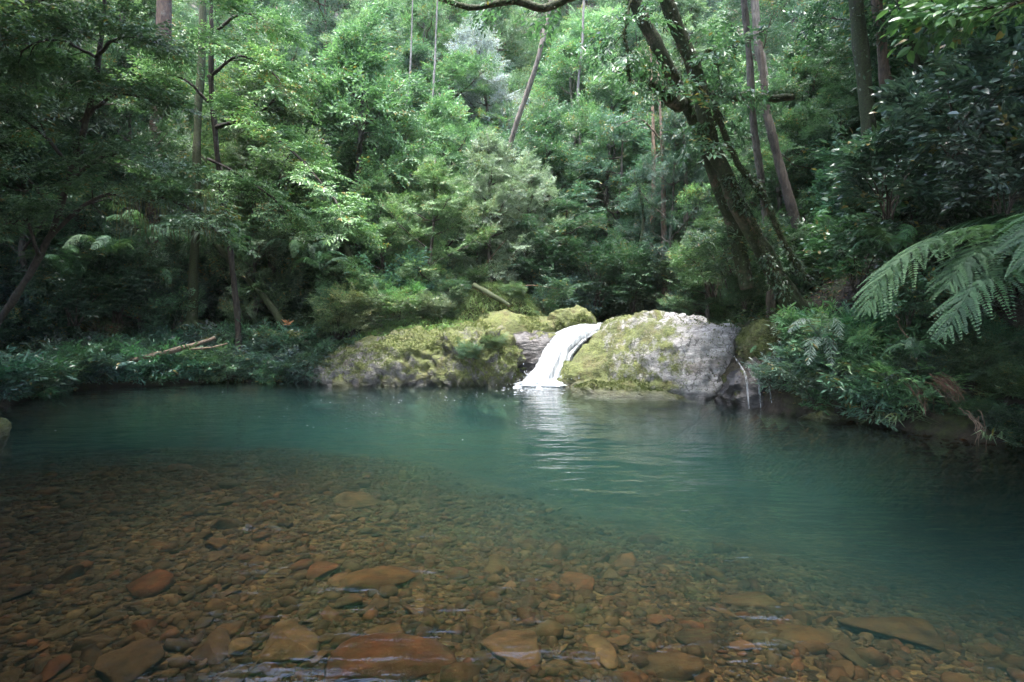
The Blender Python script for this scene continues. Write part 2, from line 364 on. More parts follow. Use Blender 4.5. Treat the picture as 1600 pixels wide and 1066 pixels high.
def stone_material(name='stream_stone', per='obj'):
    m, N, L = newmat(name)
    ge = N.new('ShaderNodeNewGeometry'); pos = ge.outputs['Position']; oi = N.new('ShaderNodeObjectInfo')
    if per == 'obj': rnd = oi.outputs['Random']
    else: rnd = nd(N, 'ShaderNodeAttribute', attribute_name='tint').outputs['Fac']
    r1 = ramp(N, [(0, (.055, .028, .016)), (.2, (.085, .052, .026)), (.4, (.05, .034, .02)), (.55, (.08, .054, .03)), (.7, (.035, .026, .018)), (.85, (.095, .04, .02)), (1, (.12, .085, .05))]); L.new(rnd, r1.inputs[0])
    r2 = ramp(N, [(.3, (.14, .10, .06)), (.7, (.76, .55, .325))]); L.new(noise(N, L, pos, 9, 6, .65), r2.inputs[0])
    col = mixc(N, L, 1.0, r1.outputs[0], r2.outputs[0], 'MULTIPLY')
    al = ramp(N, [(.5, g(0)), (.66, g(1))]); L.new(noise(N, L, pos, 3.1, 5, .6), al.inputs[0])
    col = mixc(N, L, math_(N, L, 'MULTIPLY', al.outputs[0], .35), col, (.04, .032, .012))
    pb = nd(N, 'ShaderNodeBsdfPrincipled', i_Roughness=.75); pb.inputs['Specular IOR Level'].default_value = .04; L.new(col, pb.inputs['Base Color'])
    L.new(bump(N, L, noise(N, L, pos, 30, 5, .65), .5, .02), pb.inputs['Normal'])
    out = N.new('ShaderNodeOutputMaterial'); L.new(pb.outputs[0], out.inputs[0]); return m
STONE = stone_material(); PEBBLE = stone_material('stream_pebble', 'tint')

def plain(name, col, rough=.7, var=.35, scale=8):
    m, N, L = newmat(name)
    pos = N.new('ShaderNodeNewGeometry').outputs['Position']
    r = ramp(N, [(.3, g(1 - var)), (.7, g(1 + var))]); L.new(noise(N, L, pos, scale, 5), r.inputs[0])
    pb = nd(N, 'ShaderNodeBsdfPrincipled', i_Roughness=rough); L.new(mixc(N, L, 1.0, col, r.outputs[0], 'MULTIPLY'), pb.inputs['Base Color'])
    out = N.new('ShaderNodeOutputMaterial'); L.new(pb.outputs[0], out.inputs[0]); return m
ROOT = plain('root_bark', (.11, .062, .036)); BROKEN = plain('fresh_broken_wood', (.36, .17, .07)); DRYWOOD = plain('dry_wood', (.33, .24, .15))
DEADLEAF = leaf_material('dead_leaf', .7, .2, .2)

def water_material():
    m, N, L = newmat('pool_water')
    pos = N.new('ShaderNodeNewGeometry').outputs['Position']
    def mp(sc, rz):
        n = N.new('ShaderNodeMapping'); n.inputs['Scale'].default_value = sc; n.inputs['Rotation'].default_value = (0, 0, R(rz)); L.new(pos, n.inputs['Vector']); return n.outputs[0]
    a = noise(N, L, mp((.6, 2.4, 1), 6), 2.0, 2, .5, .4); b = noise(N, L, mp((.7, 2.2, 1), -10), 5.5, 2, .5, .3); c = noise(N, L, mp((.8, 2.0, 1), 20), 17, 2, .5)
    h = math_(N, L, 'ADD', math_(N, L, 'MULTIPLY', a, .55), math_(N, L, 'MULTIPLY_ADD', b, .24, math_(N, L, 'MULTIPLY', c, .05)))
    sx = N.new('ShaderNodeSeparateXYZ'); L.new(pos, sx.inputs[0])
    rif = math_(N, L, 'MULTIPLY', math_(N, L, 'MULTIPLY_ADD', sx.outputs[0], -.45, .3, clamp=True), math_(N, L, 'MULTIPLY_ADD', sx.outputs[1], -.5, 3.9, clamp=True))
    rip = noise(N, L, mp((1.0, 2.6, 1), -28), 3.4, 4, .6, 1.0)
    h = math_(N, L, 'MULTIPLY_ADD', math_(N, L, 'MULTIPLY', rif, rip), .22, h)
    nb = bump(N, L, h, .27, .09)
    fr = N.new('ShaderNodeFresnel'); fr.inputs['IOR'].default_value = 1.333; L.new(nb, fr.inputs['Normal'])
    gl = N.new('ShaderNodeBsdfGlossy'); gl.inputs['Roughness'].default_value = .015; gl.inputs['Color'].default_value = (1, 1, 1, 1); L.new(nb, gl.inputs['Normal'])
    tr = N.new('ShaderNodeBsdfTransparent')
    mx = N.new('ShaderNodeMixShader'); L.new(fr.outputs[0], mx.inputs[0]); L.new(tr.outputs[0], mx.inputs[1]); L.new(gl.outputs[0], mx.inputs[2])
    ab = N.new('ShaderNodeVolumeAbsorption'); ab.inputs['Color'].default_value = (.22, .62, .58, 1); ab.inputs['Density'].default_value = .62
    sc = N.new('ShaderNodeVolumeScatter'); sc.inputs['Color'].default_value = (.36, .78, .78, 1); sc.inputs['Density'].default_value = .04; sc.inputs['Anisotropy'].default_value = .0
    ad = N.new('ShaderNodeAddShader'); L.new(ab.outputs[0], ad.inputs[0]); L.new(sc.outputs[0], ad.inputs[1])
    out = N.new('ShaderNodeOutputMaterial'); L.new(mx.outputs[0], out.inputs[0]); L.new(ad.outputs[0], out.inputs[1]); return m
WATER = water_material()
def fall_material():
    m, N, L = newmat('falling_water')
    at = nd(N, 'ShaderNodeAttribute', attribute_name='tint')
    pos = N.new('ShaderNodeNewGeometry').outputs['Position']
    mp = N.new('ShaderNodeMapping'); mp.inputs['Scale'].default_value = (1, .6, .13); L.new(pos, mp.inputs['Vector'])
    s = noise(N, L, mp.outputs[0], 26, 5, .65)
    al = ramp(N, [(.02, g(0)), (.34, g(1))]); L.new(math_(N, L, 'MULTIPLY_ADD', s, 1.3, math_(N, L, 'MULTIPLY_ADD', at.outputs['Fac'], 1.6, -1.25)), al.inputs[0])
    pb = nd(N, 'ShaderNodeBsdfPrincipled', i_Roughness=.35)
    fc = ramp(N, [(.32, (.13, .16, .17)), (.47, (.34, .37, .39)), (.62, (.62, .64, .65))]); L.new(noise(N, L, mp.outputs[0], 17, 6, .7), fc.inputs[0]); L.new(fc.outputs[0], pb.inputs['Base Color'])
    L.new(bump(N, L, s, .6, .05), pb.inputs['Normal'])
    tl = N.new('ShaderNodeBsdfTranslucent'); tl.inputs[0].default_value = (.25, .28, .3, 1)
    m1 = N.new('ShaderNodeMixShader'); m1.inputs[0].default_value = .35; L.new(pb.outputs[0], m1.inputs[1]); L.new(tl.outputs[0], m1.inputs[2])
    tr = N.new('ShaderNodeBsdfTransparent'); m2 = N.new('ShaderNodeMixShader'); L.new(al.outputs[0], m2.inputs[0]); L.new(tr.outputs[0], m2.inputs[1]); L.new(m1.outputs[0], m2.inputs[2])
    out = N.new('ShaderNodeOutputMaterial'); L.new(m2.outputs[0], out.inputs[0]); return m
FALL = fall_material()
FOAM = plain('white_foam', (.36, .39, .41), .5, .35, 30)

# ---------------------------------------------------------------- terrain
shore_px = [(0, 637), (100, 612), (200, 604), (350, 597), (520, 597), (700, 597), (810, 594), (880, 594), (1000, 600), (1130, 624), (1210, 643), (1300, 652), (1400, 668), (1500, 683), (1600, 696)]
SH = [tuple(G(x, y)[:2]) for x, y in shore_px]
SH = [(-8.6, -1.3), (-8.4, 3), (-8.6, 7), (-9.2, 8.8)] + SH + [(7.3, 5.5), (7.4, 2), (7.4, -1.3)]
SH = np.array(SH)
def shore_sd(x, y):
    q = np.stack([x, y], -1)[..., None, :]; a = SH; b = np.roll(SH, -1, 0); ab = b - a
    t = np.clip(((q - a) * ab).sum(-1) / (ab ** 2).sum(-1), 0, 1); d = np.linalg.norm(q - a - ab * t[..., None], axis=-1).min(-1)
    X, Y_ = x[..., None], y[..., None]
    c = ((a[:, 1] > Y_) != (b[:, 1] > Y_)) & (X < (b[:, 0] - a[:, 0]) * (Y_ - a[:, 1]) / np.where(b[:, 1] == a[:, 1], 1e-9, b[:, 1] - a[:, 1]) + a[:, 0])
    return np.where(c.sum(-1) % 2 == 1, -d, d)
def bed_depth(x, y, sd):
    ys = np.interp(x, [-9, -6, -3.8, -1.4, 0, .9, 1.9, 3.0, 5], [7.6, 7.6, 7.4, 5.8, 4.1, 3.2, 2.6, 2.0, .8])
    wd = np.interp(x, [-6, -3, 0, 3], [4.4, 4.8, 5.6, 5.6]); dd = y - ys + 1.3 + .35 * fbm(v2(x, y, .5, 3.3), 3)
    shelf = .20 + .04 * fbm(v2(x, y, .6, 1.1), 3) + .04 * np.clip(3.2 - y, 0, 2)
    d = shelf + np.clip(dd / wd, 0, 1) ** 1.4 * .68 + np.clip(dd / wd - 1, 0, 3) * .14
    return d * sstep(0, 1.0, -sd) + .02
def hgt(x, y):
    x, y = np.broadcast_arrays(np.asarray(x, float), np.asarray(y, float)); shp = x.shape; x = x.ravel(); y = y.ravel()
    sd = np.concatenate([shore_sd(x[i:i + 20000], y[i:i + 20000]) for i in range(0, len(x), 20000)])
    right = sstep(2, 5, x) * sstep(14, 12, y)
    bank = (0.75 + .75 * right) * (1 - np.exp(-np.maximum(sd, 0) / (1.5 - .9 * right))) + .1 * np.clip(sd, 0, 5)
    xl = np.interp(y, [-10, 8, 11, 14, 18, 24, 40], [-9, -10, -12.5, -12, -9, -8, -11]); Lh = np.maximum(0, xl - x)
    xr = np.interp(y, [0, 7.2, 8.3, 9.6, 11, 14, 24, 40], [7.6, 7.3, 6.5, 5.7, 5.8, 6.5, 9.5, 14]); Rh = np.maximum(0, x - xr)
    Bh = np.maximum(0, y - 19 - .1 * np.abs(x))
    k = 1.2
    hs = np.stack([.8 * Lh, 1.05 * np.minimum(Rh, 6) + .6 * np.maximum(Rh - 6, 0), .82 * Bh])
    hill = np.log(np.exp(np.clip(hs / k, 0, 300)).sum(0) - 2) * k
    land = bank + hill + .25 * fbm(v2(x, y, .35), 4) * sstep(0, 3, sd) + .06 * fbm(v2(x, y, 2.1), 3) * sstep(0, .5, sd)
    out = np.where(sd > 0, land, -bed_depth(x, y, sd))
    return out.reshape(shp)
def zat(x, y): return float(hgt(np.array([x]), np.array([y]))[0])
def ground(px, Y): x = (px - 800) / F * Y; return np.array([x, Y, zat(x, Y)])

gx = np.unique(np.concatenate([np.linspace(-60, -14, 50), np.linspace(-14, 11, 170), np.linspace(11, 60, 52)]))
gy = np.unique(np.concatenate([np.linspace(-14, -1, 14), np.linspace(-1, 20, 150), np.linspace(20, 95, 76)]))
XX, YY = np.meshgrid(gx, gy); ZZ = hgt(XX, YY); SD = shore_sd(XX.ravel(), YY.ravel()).reshape(XX.shape)
nx, ny = len(gx), len(gy)
I, J = np.meshgrid(np.arange(ny - 1), np.arange(nx - 1), indexing='ij')
quads = np.stack([I * nx + J, I * nx + J + 1, (I + 1) * nx + J + 1, (I + 1) * nx + J], -1).reshape(-1, 4)
inwater = (SD[:-1, :-1] < -.15).ravel() & (SD[1:, 1:] < -.15).ravel()
vv = np.stack([XX, YY, ZZ], -1).reshape(-1, 3)
mb = MB(); mb.add(vv, quads[~inwater]); tag(mb.build('forest_ground', SOIL, smooth=True), kind='structure')
mb = MB(); mb.add(vv, quads[inwater]); bed = tag(mb.build('stream_bed', BED, smooth=True), kind='structure')

# ---------------------------------------------------------------- pool water
wx = np.unique(np.concatenate([np.linspace(-14, -6, 60), np.linspace(-6, 1, 130), np.linspace(1, 8.2, 70)])); wy = np.unique(np.concatenate([np.linspace(-9, 1.5, 30), np.linspace(1.5, 7.5, 150), np.linspace(7.5, 14.6, 90)]))
WX, WY = np.meshgrid(wx, wy)
WZ = .006 * fbm(np.stack([WX * 1.3, WY * 2.4, WX * 0], -1), 3) + .004 * fbm(np.stack([WX * 4.1, WY * 6.0, WX * 0 + 9], -1), 2)
p0, p1 = G(440, 765)[:2], G(225, 1060)[:2]; tt_ = np.clip(((WX - p0[0]) * (p1[0] - p0[0]) + (WY - p0[1]) * (p1[1] - p0[1])) / ((p1 - p0) ** 2).sum(), 0, 1)
dl = np.hypot(WX - p0[0] - tt_ * (p1[0] - p0[0]), WY - p0[1] - tt_ * (p1[1] - p0[1])); uu = WX * .35 + WY * .94
WZ = WZ + .024 * np.exp(-(dl / .28) ** 2) * (np.sin(uu * 24 + 2.5 * fbm(v2(WX, WY, 1.3, 4.4), 2)) * np.clip((fbm(v2(WX, WY, 2.2, 8.8), 2) - .28) * 5, 0, 1)) + .002 * np.clip(-(WX + .6) / 2, 0, 1) * fbm(np.stack([WX * 2.2 - WY, WY * 4.5 + WX, WX * 0 + 2], -1), 3) * (WY < 8)
a, b = len(wx), len(wy)
I, J = np.meshgrid(np.arange(b - 1), np.arange(a - 1), indexing='ij')
qf = np.stack([I * a + J, I * a + J + 1, (I + 1) * a + J + 1, (I + 1) * a + J], -1).reshape(-1, 4)
mb = MB(); top = np.stack([WX, WY, WZ], -1).reshape(-1, 3); mb.add(top, qf)
edge = np.concatenate([np.arange(a), np.arange(1, b) * a + a - 1, (b - 1) * a + np.arange(a - 2, -1, -1), np.arange(b - 2, 0, -1) * a])
low = top[edge].copy(); low[:, 2] = -4.0; e0 = mb.n; mb.v.append(low); mb.c.append(np.full(len(low), .5)); mb.n += len(low)
k = np.arange(len(edge)); k2 = (k + 1) % len(edge)
mb.f.append(np.stack([edge[k2], edge[k], e0 + k, e0 + k2], -1))
mb.f.append((e0 + k[::-1])[None, :])
tag(mb.build('pool_water', WATER, smooth=True), kind='structure')

# ---------------------------------------------------------------- rocks
_ico = {}
def ico(s):
    if s not in _ico:
        bm = bmesh.new(); bmesh.ops.create_icosphere(bm, subdivisions=s, radius=1.0); bm.verts.index_update()
        _ico[s] = (np.array([v.co[:] for v in bm.verts]), np.array([[v.index for v in f.verts] for f in bm.faces])); bm.free()
    return _ico[s]
def rotm(yaw, tx=0, ty=0):
    c, s = math.cos(yaw), math.sin(yaw); A = np.array([[c, -s, 0], [s, c, 0], [0, 0, 1]])
    c, s = math.cos(tx), math.sin(tx); B = np.array([[1, 0, 0], [0, c, -s], [0, s, c]])
    c, s = math.cos(ty), math.sin(ty); C_ = np.array([[c, 0, s], [0, 1, 0], [-s, 0, c]]); return A @ B @ C_
def rock_verts(c, rad, seed, sub=5, p=2.6, amp=.2, strata=.05, dip=(.35, -.2, .9), yaw=0, tx=0, ty=0, freq=5.0, cuts=6, shape=None, facet=.4, ridge=.045):
    d, f = ico(sub); r = np.random.default_rng(seed)
    q = d / (np.abs(d) ** p).sum(1, keepdims=True) ** (1 / p)
    for _ in range(cuts):
        n = nrm(r.normal(0, 1, 3)); o = r.uniform(.72, .95); q = q - n * np.maximum(0, q @ n - o)[:, None] * .85
    v = (q * np.asarray(rad)) @ rotm(yaw, tx, ty).T
    if shape is not None: v = shape(v)
    nn = nrm(v / np.asarray(rad) ** 2 * min(rad) ** 2); w = v + seed * 3.7; s = min(rad)
    v = v + nn * (amp * s * fbm(w * 1.1 / s, 3))[:, None]
    h = w @ nrm(np.array(dip)) * freq + 1.3 * fbm(w * 1.2, 3)
    saw = np.abs((h % 1.0) - .25); v = v + nn * (strata * (np.where(saw < .5, saw, .75 - saw) * 2 - .5))[:, None]
    if facet > 0:      # split faces: each cell of the rock breaks along a plane of its own
        nc = 46; cc = r.uniform(-1.15, 1.15, (nc, 3)) * np.asarray(rad); wv = v + .12 * s * np.stack([fbm(w * 2 + 31 * k, 2) for k in range(3)], -1)
        ix = ((wv[:, None] - cc[None]) ** 2).sum(-1).argmin(1); off = r.normal(0, .05, nc) * s * facet; gr = r.normal(0, .22, (nc, 3)) * facet
        v = v + nn * (off[ix] + ((v - cc[ix]) * gr[ix]).sum(1))[:, None]
    v = v + nn * (-.05 * s * np.clip(1 - np.abs(fbm(w * 1.7 + 5, 4)) * 7, 0, 1))[:, None]
    v = v + nn * (.025 * (fbm(w * 9, 3)) + ridge * s * (.6 - np.abs(fbm(w * 2.2, 5))))[:, None]
    return v + np.asarray(c), f
def rock(name, label, mat, fuzz=0, **k):
    mb = MB(); v, f = rock_verts(**k); mb.add(v, f); o = mb.build(name, mat, origin=k['c'], smooth=True); o.location = k['c']
    if fuzz:
        q = np.random.default_rng(k['seed'] + 400); a_, b_, c_ = v[f[:, 0]], v[f[:, 1]], v[f[:, 2]]; fn = np.cross(b_ - a_, c_ - a_); ar = np.linalg.norm(fn, axis=1); fn = fn / ar[:, None]; ce = (a_ + b_ + c_) / 3
        ar = ar * (fn[:, 2] > -.1) * (fn[:, 1] < .6) * (ce[:, 2] > .1) * (fbm(ce * 1.6 + 11, 4) + .3 * fn[:, 2] > .12); ix = q.choice(len(f), fuzz, p=ar / ar.sum()); w_ = q.dirichlet((1, 1, 1), fuzz)
        p_ = a_[ix] * w_[:, :1] + b_[ix] * w_[:, 1:2] + c_[ix] * w_[:, 2:]
        mb = MB(); leaves(mb, p_ - fn[ix] * .005, nrm(fn[ix] + q.normal(0, .5, (fuzz, 3))), nrm(q.normal(0, 1, (fuzz, 3))), q.uniform(.02, .06, fuzz), q.uniform(.01, .025, fuzz), np.clip(.5 + .35 * fbm(p_ * 2.1, 3) + q.normal(0, .12, fuzz), 0, .94))
        mb.build('moss', GRASS, o, k['c'], color=(.085, .105, .03))['kind'] = 'stuff'
    return tag(o, label, 'rock') if label else o

def lean_up(v):     # left ledge: low towards its far left end
    v = v.copy(); v[:, 2] *= np.interp(v[:, 0], [-2.4, -1.2, .6, 2.3], [.36, .66, 1.02, 1.0]); return v
rock('rock_ledge', 'broad mossy layered rock ledge sloping into the pool beside the waterfall', ROCK_MOSS, fuzz=22000, c=(-2.75, 14.3, -.1), rad=(2.5, 1.75, 1.75), seed=3, sub=6, p=2.6, amp=.13, strata=.10, dip=(.5, -.3, .8), freq=3.2, yaw=R(-6), shape=lean_up)
rock('rock_block', 'steep mossy rock block forming the left wall of the waterfall', ROCK_MOSS, fuzz=9000, c=(-.72, 13.75, -.1), rad=(1.05, 1.15, 1.42), seed=8, sub=6, p=4.0, amp=.16, strata=.15, dip=(.75, -.3, .5), freq=3.5, yaw=R(-14), cuts=4)
rock('rock_slab', 'green mossy slab with rounded hump above and left of the waterfall lip', ROCK_GREEN, fuzz=9000, c=(.35, 15.35, .25), rad=(1.75, 1.1, 1.42), seed=12, sub=5, p=2.8, amp=.12, strata=.05, yaw=R(10), cuts=4)
rock('rock_hump', 'small rounded mossy rock knob just above the falling water', ROCK_GREEN, fuzz=3000, c=(1.55, 14.75, 1.2), rad=(.62, .5, .55), seed=15, sub=5, amp=.15, strata=.05, cuts=3)
rock('wet_rock_wall', 'dark wet rock wall directly behind the white waterfall', ROCK_WET, c=(.75, 14.35, -.05), rad=(1.35, .85, 1.2), seed=21, sub=5, p=4.0, amp=.09, strata=.06, dip=(.8, 0, .5), cuts=3)
def boulder_shape(v):
    v = v.copy(); t = np.clip(v[:, 2] / 1.7, 0, 1)
    v[:, 0] += .22 * t - .22 * t * sstep(0, 1, -v[:, 0] / 2) * -1 * 1.2; v[:, 1] += .35 * t; v[:, 2] *= np.interp(v[:, 0], [-2.3, -1.2, 0, 1.2, 2.3], [.9, 1.0, 1.0, .92, .72]); return v
rock('boulder', 'huge pale grey boulder patched with moss at the right of the waterfall', ROCK_PALE, fuzz=5000, c=(3.4, 12.8, -.1), rad=(2.2, 1.75, 1.72), seed=26, sub=6, p=3.2, amp=.12, strata=.07, dip=(-.6, .25, .7), freq=2.2, yaw=R(-18), cuts=7, facet=.3, shape=boulder_shape)
rock('rock_skirt', 'low bright green mossy rock rim along the foot of the pale boulder', ROCK_GREEN, fuzz=4000, c=(2.55, 11.65, -.25), rad=(1.45, .55, .5), seed=31, sub=5, amp=.16, strata=.05, yaw=R(-22), cuts=4)
rock('trickle_rock', 'dark wet rock with a thin trickle between boulder and right bank', ROCK_WET, c=(4.5, 10.4, -.05), rad=(.72, .62, .85), seed=36, sub=5, amp=.18, strata=.08, cuts=5)
rock('mossy_rock', 'vivid green mossy rock above the thin trickle on the right bank', ROCK_GREEN, fuzz=4000, c=(5.0, 11.0, .75), rad=(.6, .65, .75), seed=41, sub=5, amp=.15, strata=.04, cuts=4)
rock('bank_rock', 'low dark mossy rock at the waterline under the right bank shrubs', ROCK_GREEN, c=(5.25, 9.2, -.08), rad=(.6, .4, .26), seed=44, sub=5, amp=.16, strata=.04, cuts=4)
rock('edge_rock', 'small mossy rock poking from the water at the far left edge', ROCK_GREEN, c=(*G(-46, 690)[:2], .05), rad=(.32, .35, .36), seed=47, sub=4, amp=.15, strata=.03, cuts=4)
rock('shore_rock', 'rounded mossy rock among the leafy plants on the left shore', ROCK_GREEN, c=(*G(75, 592)[:2], .2), rad=(.7, .5, .42), seed=49, sub=4, amp=.15, strata=.03, cuts=4)
rock('toe_rock', 'pale low rock at the left toe of the mossy ledge', ROCK_PALE, c=(*G(548, 600)[:2], .0), rad=(.45, .4, .28), seed=52, sub=4, amp=.2, strata=.05, cuts=5)
rock('log_rock', 'mossy stone beneath the broken orange root end on the left bank', ROCK_GREEN, c=(*P(445, 530, 15.0)[:2], .75), rad=(.7, .5, .4), seed=55, sub=4, amp=.18, strata=.04, cuts=4)
rock('grass_mound', 'grassy earth mound behind the ledge with a short log on it', SOIL, c=(-.72, 15.95, 1.2), rad=(1.35, 1.0, 1.2), seed=58, sub=5, p=2.2, amp=.12, strata=.0, cuts=2, facet=0)['category'] = 'mound'

# ---------------------------------------------------------------- waterfall, stream above, trickle, foam
def water_sheet(mb, cen, wid, nw=26, n=70, seed=0., bulge=.16, side=(1, -.12, 0), dens=1.0):
    c = spline(cen, n); w = np.interp(np.linspace(0, 1, n), np.linspace(0, 1, len(wid)), wid)
    t = nrm(np.gradient(c, axis=0)); s = nrm(np.tile(np.array(side, float), (n, 1))); nn = nrm(np.cross(t, s)); nn *= np.where(nn[:, 1:2] > 0, -1, 1)
    u = np.linspace(-1, 1, nw); L_ = np.linspace(0, 1, n)
    ed = 1 + .14 * fbm(np.stack([L_ * 9, L_ * 0 + seed, L_ * 0], -1), 3)[:, None] * np.ones((1, nw))
    v = c[:, None] + s[:, None] * (u[None, :, None] * w[:, None, None] * .5 * ed[..., None])
    U, S_ = np.meshgrid(u, L_); q = np.stack([U * 4.5, S_ * 4, U * 0 + seed], -1)
    v = v + nn[:, None] * (bulge * (1 - U ** 2) + .045 * fbm(q * [1, .6, 1], 3) + .02 * fbm(q * [3.1, 1.2, 3.1], 2))[..., None]
    i = np.arange(n - 1)[:, None] * nw; j = np.arange(nw - 1)[None]
    f = np.stack([i + j, i + j + 1, i + nw + j + 1, i + nw + j], -1).reshape(-1, 4)
    mb.add(v.reshape(-1, 3), f, dens * (1 - np.abs(U) ** 3).ravel() * np.clip(L_ * 6, .35, 1)[:, None].repeat(nw, 1).ravel())
wf = thing('waterfall', 'short white waterfall pouring between the mossy ledge and pale boulder', 'waterfall', G(848, 604))
wf0 = G(848, 604)
cen = [P(975, 517, 15.4), P(938, 518, 14.5), P(902, 523, 13.85), P(877, 548, 13.4), P(864, 575, 13.15), P(850, 606, 12.95)]
for k, (dy, sc_, sd_) in enumerate([(0, 1, 1.0), (.10, 1.12, 5.0), (-.07, .72, 9.0)]):
    mb = MB(); water_sheet(mb, [c + np.array([.01 * k, dy, .01 * k]) for c in cen], [.7 * sc_, 1.05 * sc_, 1.02 * sc_, .8 * sc_, .86 * sc_, 1.15 * sc_], seed=sd_, dens=1.12)
    mb.build('falling_water', FALL, wf, wf0, smooth=True)
def foam_mesh(c, rad, seed, sub=5):
    d, f = ico(sub); v = d * np.asarray(rad); w = d * 2.5 + seed
    v = v + d * (np.asarray(rad) * (.35 * fbm(w, 4) + .25 * np.abs(fbm(w * 3, 3)))[:, None]); v[:, 2] = np.maximum(v[:, 2], -.05); return v + np.asarray(c), f
mb = MB(); v, f = foam_mesh((*G(846, 603)[:2], .0), (.5, .26, .13), 4.0); mb.add(v, f)
mb.build('foam', FOAM, wf, wf0, smooth=True)
r = np.random.default_rng(99); mb = MB(); d, f = ico(1)
for _ in range(160):
    c = np.array([*G(846, 602)[:2], 0]) + np.array([r.normal(0, .45), r.normal(-.05, .2), abs(r.normal(0, .16))])
    mb.add(d * r.uniform(.005, .013) * np.array([1, 1, 1.3]) + c, f)
o = mb.build('splash', FOAM, wf, wf0, smooth=True); o['kind'] = 'stuff'
# drifting bubbles and froth on the pool
mb = MB(); d, f = ico(1)
for _ in range(80):
    if r.random() < .5:
        a_ = r.random() ** 1.4; px = 800 - a_ * 260 + r.normal(0, 40); py = 612 + abs(r.normal(0, 9)) + a_ * 14
    elif r.random() < .5: px, py = r.uniform(380, 560), r.uniform(615, 670)
    else: px, py = r.uniform(0, 1150), 612 + r.random() ** 2 * 95
    c = G(px, py); s = r.uniform(.0035, .009) * (1 if r.random() > .08 else 1.7)
    if shore_sd(c[0:1], c[1:2])[0] < -.2: mb.add(d * np.array([s * r.uniform(1, 2.0), s * r.uniform(1, 1.8), s * .5]) + c, f)
for _ in range(70):
    px = r.normal(826, 22); py = 606 + abs(r.normal(0, 4)); s = r.uniform(.006, .018)
    mb.add(d * np.array([s * 2.2, s * 1.4, s * .35]) + G(px, py), f)
tag(mb.build('drifting_foam', FOAM, smooth=True), 'white bubbles drifting on the pool below the fall', kind='stuff')
# stream above the lip
mb = MB(); a_ = spline([P(960, 514, 15.0), (3.4, 17.0, 1.3), (4.0, 20, 1.5), (6, 24, 1.9)], 20); s = np.array([1, .25, 0.])
v = np.concatenate([a_ - s * .6, a_ + s * .6]); n = 20; i = np.arange(n - 1); mb.add(v, np.stack([i, i + 1, n + i + 1, n + i], -1))
m2, N, L = newmat('stream_surface'); pb = nd(N, 'ShaderNodeBsdfPrincipled', i_Roughness=.08); pb.inputs['Base Color'].default_value = (.05, .07, .06, 1)
pos = N.new('ShaderNodeNewGeometry').outputs['Position']; L.new(bump(N, L, noise(N, L, pos, 9, 3), .6, .05), pb.inputs['Normal']); out = N.new('ShaderNodeOutputMaterial'); L.new(pb.outputs[0], out.inputs[0])
tag(mb.build('stream_water', m2, smooth=True), kind='structure')
# thin trickle on the right
tr0 = G(1185, 645)
tk = thing('trickle', 'thin broken trickle running down the dark rock right of the boulder', 'waterfall', tr0)
for k, (pts, wd) in enumerate([([(1140, 552, 10.5), (1152, 566, 10.2), (1162, 582, 10.0), (1166, 600, 9.85), (1170, 640, 9.65)], [.03, .05, .09, .05, .04]),
                               ([(1160, 575, 10.1), (1180, 590, 9.95), (1186, 606, 9.8), (1188, 642, 9.65)], [.03, .08, .05, .04]),
                               ([(1175, 588, 10.0), (1196, 594, 9.9), (1202, 612, 9.8), (1206, 640, 9.6)], [.03, .06, .06, .04])]):
    mb = MB(); water_sheet(mb, [P(*p) for p in pts], wd, nw=10, n=40, seed=20 + k, bulge=.03, dens=.48); mb.build('trickle_strand', FALL, tk, tr0, smooth=True)

# ---------------------------------------------------------------- stones on the stream bed
def stone_mesh(seed, sub=3, flat=.42):
    d, f = ico(sub); r = np.random.default_rng(seed); q = d.copy()
    for _ in range(11):
        n = nrm(r.normal(0, 1, 3)); o = r.uniform(.36, .74); q = q - n * np.maximum(0, q @ n - o)[:, None] * .92
    q = q * np.array([1, r.uniform(.55, .85), flat * r.uniform(.8, 1.3)]); q = q + nrm(q) * (.06 * fbm(q * 2.5 + seed, 4))[:, None]
    mb = MB(); mb.add(q, f); return mb.mesh('stone', STONE, True)
STONES = [stone_mesh(300 + k) for k in range(14)]
big = [  # px, py, half-width px, aspect, rot, label
    (615, 1032, 100, .5, 14, 'largest brown slab lying under water at the bottom centre'),
    (447, 996, 58, .62, 8, 'reddish brown rounded slab under water left of the largest slab'),
    (797, 1003, 44, .85, -20, 'dark brown blocky stone under water right of the largest slab'),
    (700, 1056, 34, .7, 30, 'dark tilted stone tucked against the right end of the largest slab'),
    (906, 903, 32, .75, -10, 'brown angular stone alone under shallow water in the middle of the pool'),
    (868, 912, 15, .85, 0, 'small round tan stone beside the brown angular stone'),
    (1100, 992, 36, .7, 5, 'dark squarish stone under water near the bottom centre right'),
    (1248, 982, 46, .6, 20, 'tan flat stone between the squarish stone and the wide slab'),
    (1415, 975, 78, .4, -5, 'wide flat slab with dark underside near the lower right corner'),
    (505, 880, 30, .7, 10, 'dark rounded stone above the reddish slab'),
    (195, 1028, 44, .9, 40, 'rusty red stone under streaked water at the lower left'),
    (1045, 1034, 48, .5, 0, 'long dark stone near the bottom edge below the squarish stone'),
    (1330, 1010, 34, .6, 25, 'pointed brown stone below the wide flat slab'),
    (555, 780, 34, .45, 5, 'flat brown stone on the far shallow shelf'),
    (590, 905, 62, .5, 12, 'long dark submerged slab in the middle of the shallows'),
    (330, 1000, 40, .6, -15, 'dark brown stone left of the reddish slab'),
    (1165, 930, 40, .5, 0, 'dim greenish stone where the bed drops into deep water'),
    (940, 1010, 30, .8, 30, 'small brown stone right of the dark blocky stone'),
]
